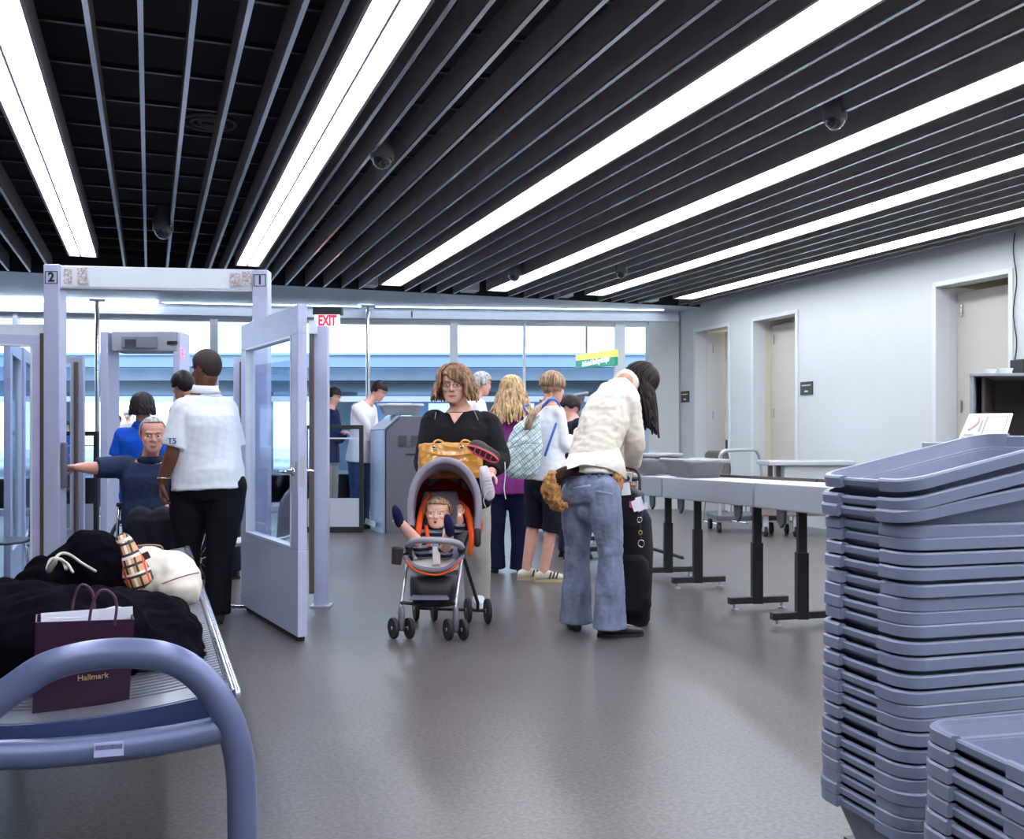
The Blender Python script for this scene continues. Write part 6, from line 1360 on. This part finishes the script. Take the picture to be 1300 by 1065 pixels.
text_mesh('sticker_lettering', 'AIRPORT SEATING', .0098, mat('sticker_ink', rgb(70, 70, 110), .6), t, ((a+b)/2+Vector((0, -.0016, -.010))), Euler((math.pi/2, -.07, 0)), extrude=.0004) if False else None
mb = MB()
rnd = random.Random(3); x = .06
while x < .94:
    w = rnd.choice((.008, .014, .02)); p0 = a.lerp(b, x); p1 = a.lerp(b, min(x+w, .95)); mb.prism([p0+Vector((0, -.001, -.005)), p1+Vector((0, -.001, -.005)), p1+Vector((0, -.001, -.016)), p0+Vector((0, -.001, -.016))], (0, .001, 0)); x += w+.014
mb.build('sticker_bars', mat('sticker_ink', rgb(90, 90, 130), .6), t)
XR, XL = .205, -.52; SY0, SY1 = 2.60, 6.05
def sz(x):  # dished seat profile
    u = (x-XL)/(XR-XL); return .527-.030*math.sin(math.pi*u)+.022*u
mb = MB(); y = SY0+.10; NX = 10
xs = [XL+.02+(XR-XL-.04)*i/NX for i in range(NX+1)]
k = 0
while y < SY1-.04:
    R = []
    for x in xs: R.append([Vector((x, y, sz(x)-.005)), Vector((x, y+.020, sz(x)-.005)), Vector((x, y+.019, sz(x)+.004)), Vector((x, y+.001, sz(x)+.004))])
    mb.rings(R); y += .0335
mb.build('slats', M_SEATP, t)
mb = MB()
for i in range(NX):
    x0, x1 = xs[i], xs[i+1]; mb.prism([(x0, SY0, sz(x0)-.004), (x1, SY0, sz(x1)-.004), (x1, SY0, sz(x1)+.006), (x0, SY0, sz(x0)+.006)], (0, .10, 0))
mb.build('end_plate', M_SEATP, t)
mb = MB(); R = []
for x in [XL-.0+(XR-XL)*i/14 for i in range(15)]: R.append([Vector((x, SY0-.012, sz(x)-.062)), Vector((x, SY0, sz(x)-.062)), Vector((x, SY0, sz(x)+.004)), Vector((x, SY0-.012, sz(x)+.004))])
mb.rings(R).build('end_fascia', mat('fascia_blue', rgb(62, 74, 120), .4), t)
for x in (XL, XR-.0): MB().tube([(x, SY0+.01, sz(x)-.012), (x, SY1, sz(x)-.012)], .017, 12).build('edge_tube', mat('edge_steel', rgb(176, 184, 196), .2, metal=.7), t, smooth=True)
for x in (-.35, .05): MB().bx((x-.02, SY0+.02, .43), (x+.02, SY1-.05, .47)).build('under_beam', M_BENCH, t)
for y in (4.3, 5.9):
    MB().tube([(XR-.03, y, .03), (XR-.03, y, .45), (XR-.10, y, .47), (XL+.10, y, .47), (XL+.03, y, .45), (XL+.03, y, .03)], .026, 12, smooth=3).build('support_frame', M_BENCH, t, smooth=True)
# black coat heap
MCO = mat('black_wool', (.0035, .0025, .005), 1., var=.4, scale=40, bump=.4, spec=.03)
t = thing('black_coat', 'large black wool coat heaped over the bench behind the purple paper bag', 'coat', (-.25, 3.3, .46), 'world')
mb = MB()
def B_(px, py, Y): return AY(px, py, Y)
for px, py, Y, r in ((60, 772, 3.10, (.30, .26, .155)), (145, 756, 3.30, (.22, .28, .13)), (200, 780, 3.30, (.14, .34, .095)), (10, 762, 3.2, (.25, .35, .16)), (100, 747, 3.50, (.22, .22, .11)), (225, 828, 3.12, (.085, .20, .05)), (30, 748, 3.65, (.22, .24, .12))):
    c = B_(px, py, Y); c.z = max(c.z-r[2], .53+r[2]*.45); c.x = min(c.x, XR-.02-r[0]*.75); mb.ell(c, r, n=24, m=16)
bm_ = mb.bm
o = mb.build('cloth_heap', MCO, t, remesh=.012, sm_iter=6, noiseamp=.030, nscale=7)
for v in o.data.vertices:
    if v.co.z < .005: v.co.z = .005
MB().tube([AY(228, 838, 3.0), AY(248, 836, 3.05), AY(268, 832, 3.15), AY(276, 850, 3.0)], [.02, .03, .028, .012], 10, smooth=3, asp=.5, ref=(0, 0, 1)).build('sleeve_end', MCO, t, smooth=True)
# black bag dome behind with cords
t = thing('black_bag', 'rounded black cloth bag with pale cord on the coat heap', 'bag', (-.45, 3.95, .5), 'world')
mb = MB()
for px, py, Y, r in ((116, 672, 3.95, (.125, .15, .16)), (140, 690, 3.95, (.10, .14, .13)), (96, 688, 3.95, (.10, .13, .12)), (49, 706, 3.95, (.05, .05, .07)), (60, 716, 3.9, (.12, .1, .08))):
    c = B_(px, py, Y); c.z -= r[2]; mb.ell(c, r, n=24, m=16)
mb.build('bag_body', MCO, t, remesh=.010, sm_iter=4, noiseamp=.014, nscale=10)
MCD = mat('pale_cord', rgb(206, 196, 186), .7)
MB().tube([AY(60, 722, 3.66), AY(64, 711, 3.68), AY(72, 709, 3.68), AY(80, 712, 3.68), AY(84, 722, 3.66)], .006, 8, smooth=4).build('cord', MCD, t, smooth=True)
MB().tube([AY(66, 714, 3.67), AY(76, 703, 3.7), AY(88, 704, 3.72), AY(104, 715, 3.74), AY(121, 725, 3.76)], .005, 8, smooth=4).build('cord', MCD, t, smooth=True)
MB().tube([AY(80, 712, 3.67), AY(86, 716, 3.66), AY(92, 726, 3.64)], .005, 8, smooth=3).build('cord', MCD, t, smooth=True)
MB().tube([AY(62, 724, 3.66), AY(69, 713, 3.66)], .011, 8).build('cord_lock', mat('cord_lock', rgb(110, 116, 96), .4), t, smooth=True)
# plaid scarf
MPL = plaid('tan_plaid', rgb(200, 142, 96), [(20, 5.2, .07, rgb(232, 222, 210), 0), (20, 8.4, .10, (.008, .008, .01), 1.2), (-70, 5.2, .07, rgb(226, 214, 200), .6), (-70, 8.4, .12, (.008, .008, .01), 1.9), (20, 4.2, .02, rgb(196, 50, 40), 3.1)])
t = thing('plaid_scarf', 'tan plaid scarf with black and white checks draped down beside the black bag', 'scarf', B_(165, 740, 3.9), 'world')
path = [(148, 682, 3.93), (156, 692, 3.90), (160, 706, 3.86), (166, 718, 3.82), (174, 730, 3.78), (182, 741, 3.74), (184, 748, 3.72)]
P_ = [AY(*p) for p in path]; wid = [.020, .034, .038, .040, .040, .038, .030]; R = []
for i, p in enumerate(P_):
    ring = []
    for j in range(9):
        u = (j-4)/4; ring.append(p+Vector((u*wid[i], .02*abs(u)**2*1.4, .030*u+.010*(1-u*u)+.004*math.sin(j*2.2+i))))
    R.append(ring+[v+Vector((0, .012, -.008)) for v in reversed(ring)])
MB().rings(R).build('scarf_cloth', MPL, t, subd=1)
# cream bag
MCR = mat('cream_canvas', rgb(214, 204, 190), .6, var=.05, scale=8, bump=.3)
t = thing('cream_bag', 'cream canvas shoulder bag lying on its side on the far part of the coat heap', 'bag', B_(205, 765, 4.2), 'world')
mb = MB()
for px, py, Y, r in ((188, 695, 4.15, (.12, .15, .10)), (212, 698, 4.15, (.12, .15, .105)), (236, 709, 4.12, (.07, .12, .09)), (172, 692, 4.2, (.10, .13, .08)), (225, 722, 4.05, (.08, .12, .075))):
    c = B_(px, py, Y); c.z = max(c.z-r[2], .60 if px < 230 else .615); mb.ell(c, r, n=24, m=16)
cb = mb.build('bag_body', MCR, t, remesh=.010, sm_iter=6, noiseamp=.016, nscale=9)
MB().tube([AY(161, 697, 4.03), AY(176, 693, 4.02), AY(192, 692, 4.02), AY(203, 693, 4.03), AY(206, 696, 4.03)], .008, 8, smooth=3, asp=.5).build('flap_edge', mat('flap_brown', rgb(150, 116, 96), .6), t, smooth=True)
MB().tube([AY(206, 741, 3.955), AY(222, 735, 3.95), AY(238, 730, 3.95), AY(252, 727, 3.97)], .003, 6, smooth=3).build('seam', mat('seam_brown', rgb(140, 108, 92), .7), t, smooth=True)
MB().box(AY(184, 706, 4.0), (.035, .012, .028), Euler((0, -.4, 0))).build('tab', mat('tab_dark', rgb(60, 40, 44), .5), t, bevel=.003)
MB().tube([AY(162, 701, 4.02), AY(170, 698, 4.02), AY(178, 695, 4.02)], .009, 8, asp=.5).build('blue_patch', mat('patch_blue', rgb(60, 80, 150), .6), t, smooth=True)
# purple paper gift bag
t = thing('paper_bag', 'dark purple paper gift bag with twisted handles standing at the near end of the bench', 'bag', B_(105, 905, 2.72), 'world')
MPU = mat('purple_paper', rgb(46, 14, 42), .38, var=.08, scale=14); MPW = mat('white_paper', rgb(226, 224, 238), .6)
Yb, Yt = 2.78, 2.74
f = [AY(41, 907, 2.68), AY(164, 897, 2.72), AY(171, 786, 2.70), AY(45, 790, 2.66)]
f[0].z = f[1].z = .528-.014
dv = Vector((-.01, .115, 0)); th_ = .003
mb = MB(); mb.prism(f, (0, th_, 0)); mb.prism([p+dv for p in f], (0, th_, 0)); mb.prism([f[1], f[1]+dv, f[2]+dv, f[2]], (-th_, 0, 0)); mb.prism([f[0], f[0]+dv, f[3]+dv, f[3]], (th_, 0, 0)); mb.prism([f[0], f[1], f[1]+dv, f[0]+dv], (0, 0, th_)); mb.build('paper_body', MPU, t)
e = Vector((0, .006, 0)); il = lambda a, b, u: a.lerp(b, u)
g0, g1 = f[3]+e+Vector((.006, 0, -.01)), f[2]+e+Vector((-.006, 0, -.01))
zig = [(0, 0), (.10, .012), (.42, .008), (.60, .022), (.80, .032), (1, .02)]
mb = MB(); top = [g0.lerp(g1, u)+Vector((0, .035+.05*u, h+.0)) for u, h in zig]; bot = [g0.lerp(g1, u)+Vector((0, .035+.05*u, -.06)) for u, h in reversed(zig)]
mb.prism(top+bot, (0, .004, 0)); mb.prism([g0+Vector((0, .06, .02)), g1+Vector((0, .07, .03)), g1+Vector((0, .07, -.06)), g0+Vector((0, .06, -.06))], (0, .004, 0)); mb.build('tissue_paper', MPW, t)
MCB = mat('bag_cord', rgb(78, 40, 70), .5)
MB().tube([AY(113, 794, 2.69), AY(116, 772, 2.69), AY(124, 753, 2.69), AY(134, 749, 2.69), AY(145, 757, 2.69), AY(148, 772, 2.69), AY(145, 794, 2.69)], .0035, 8, smooth=4).build('handle', MCB, t, smooth=True)
MB().tube([AY(91, 790, 2.78), AY(93, 764, 2.79), AY(100, 745, 2.79), AY(109, 743, 2.79), AY(117, 752, 2.79), AY(120, 770, 2.79), AY(121, 786, 2.79)], .0035, 8, smooth=4).build('handle', MCB, t, smooth=True)
MG = mat('gold_script', rgb(212, 180, 130), .35, metal=.4)
fx = (f[0]+f[1])/2; ctr = AY(118, 856, 2.66); ctr = (f[0].lerp(f[1], .6)).lerp(f[3].lerp(f[2], .6), .345)+Vector((0, -.002, 0))
rz = math.atan2(f[1].y-f[0].y, f[1].x-f[0].x)
text_mesh('script_lettering', 'Hallmark', .020, MG, t, ctr, Euler((math.pi/2-.08, 0, rz)), extrude=.0015)
MB().prism([ctr+Vector((-.006, -.0005, .016)), ctr+Vector((.006, -.0005, .016)), ctr+Vector((.009, -.0005, .024)), ctr+Vector((.003, -.0005, .020)), ctr+Vector((0, -.0005, .027)), ctr+Vector((-.003, -.0005, .020)), ctr+Vector((-.009, -.0005, .024))], (0, .0005, 0)).build('crown_mark', MG, t)
# second scanner end at the far end of the conveyor, a tray left on it
t = thing('scanner_end', 'grey baggage scanner end where the conveyor stops, behind the backpack wearer', 'scanner', A(712, 690, 11.2), 'cam')
xa_, xb_ = A(690, 0, 11.2).x, A(738, 0, 11.2).x
MB().bx((xa_, 11.2, .06), (xb_, 11.9, 1.50)).build('body', mat('scanner_grey', rgb(98, 98, 108), .45), t, bevel=.02)
MB().bx((xa_+.05, 11.185, .86), (xb_-.05, 11.2, 1.28)).build('tunnel_curtain', M_RUB, t)
for x in (xa_+.05, xb_-.05):
    for y in (11.3, 11.8): MB().lathe((x-.02, y, .04), [(.04, 0), (.04, .03)], (1, 0, 0)).build('caster', M_RUB, t)
loose_tray(Vector((A(718, 0, 11.4).x, 11.5, 1.53)), .15, M_TRAYG, 'grey tray tipped on the scanner end behind the backpack wearer', .9, ry=-.16)
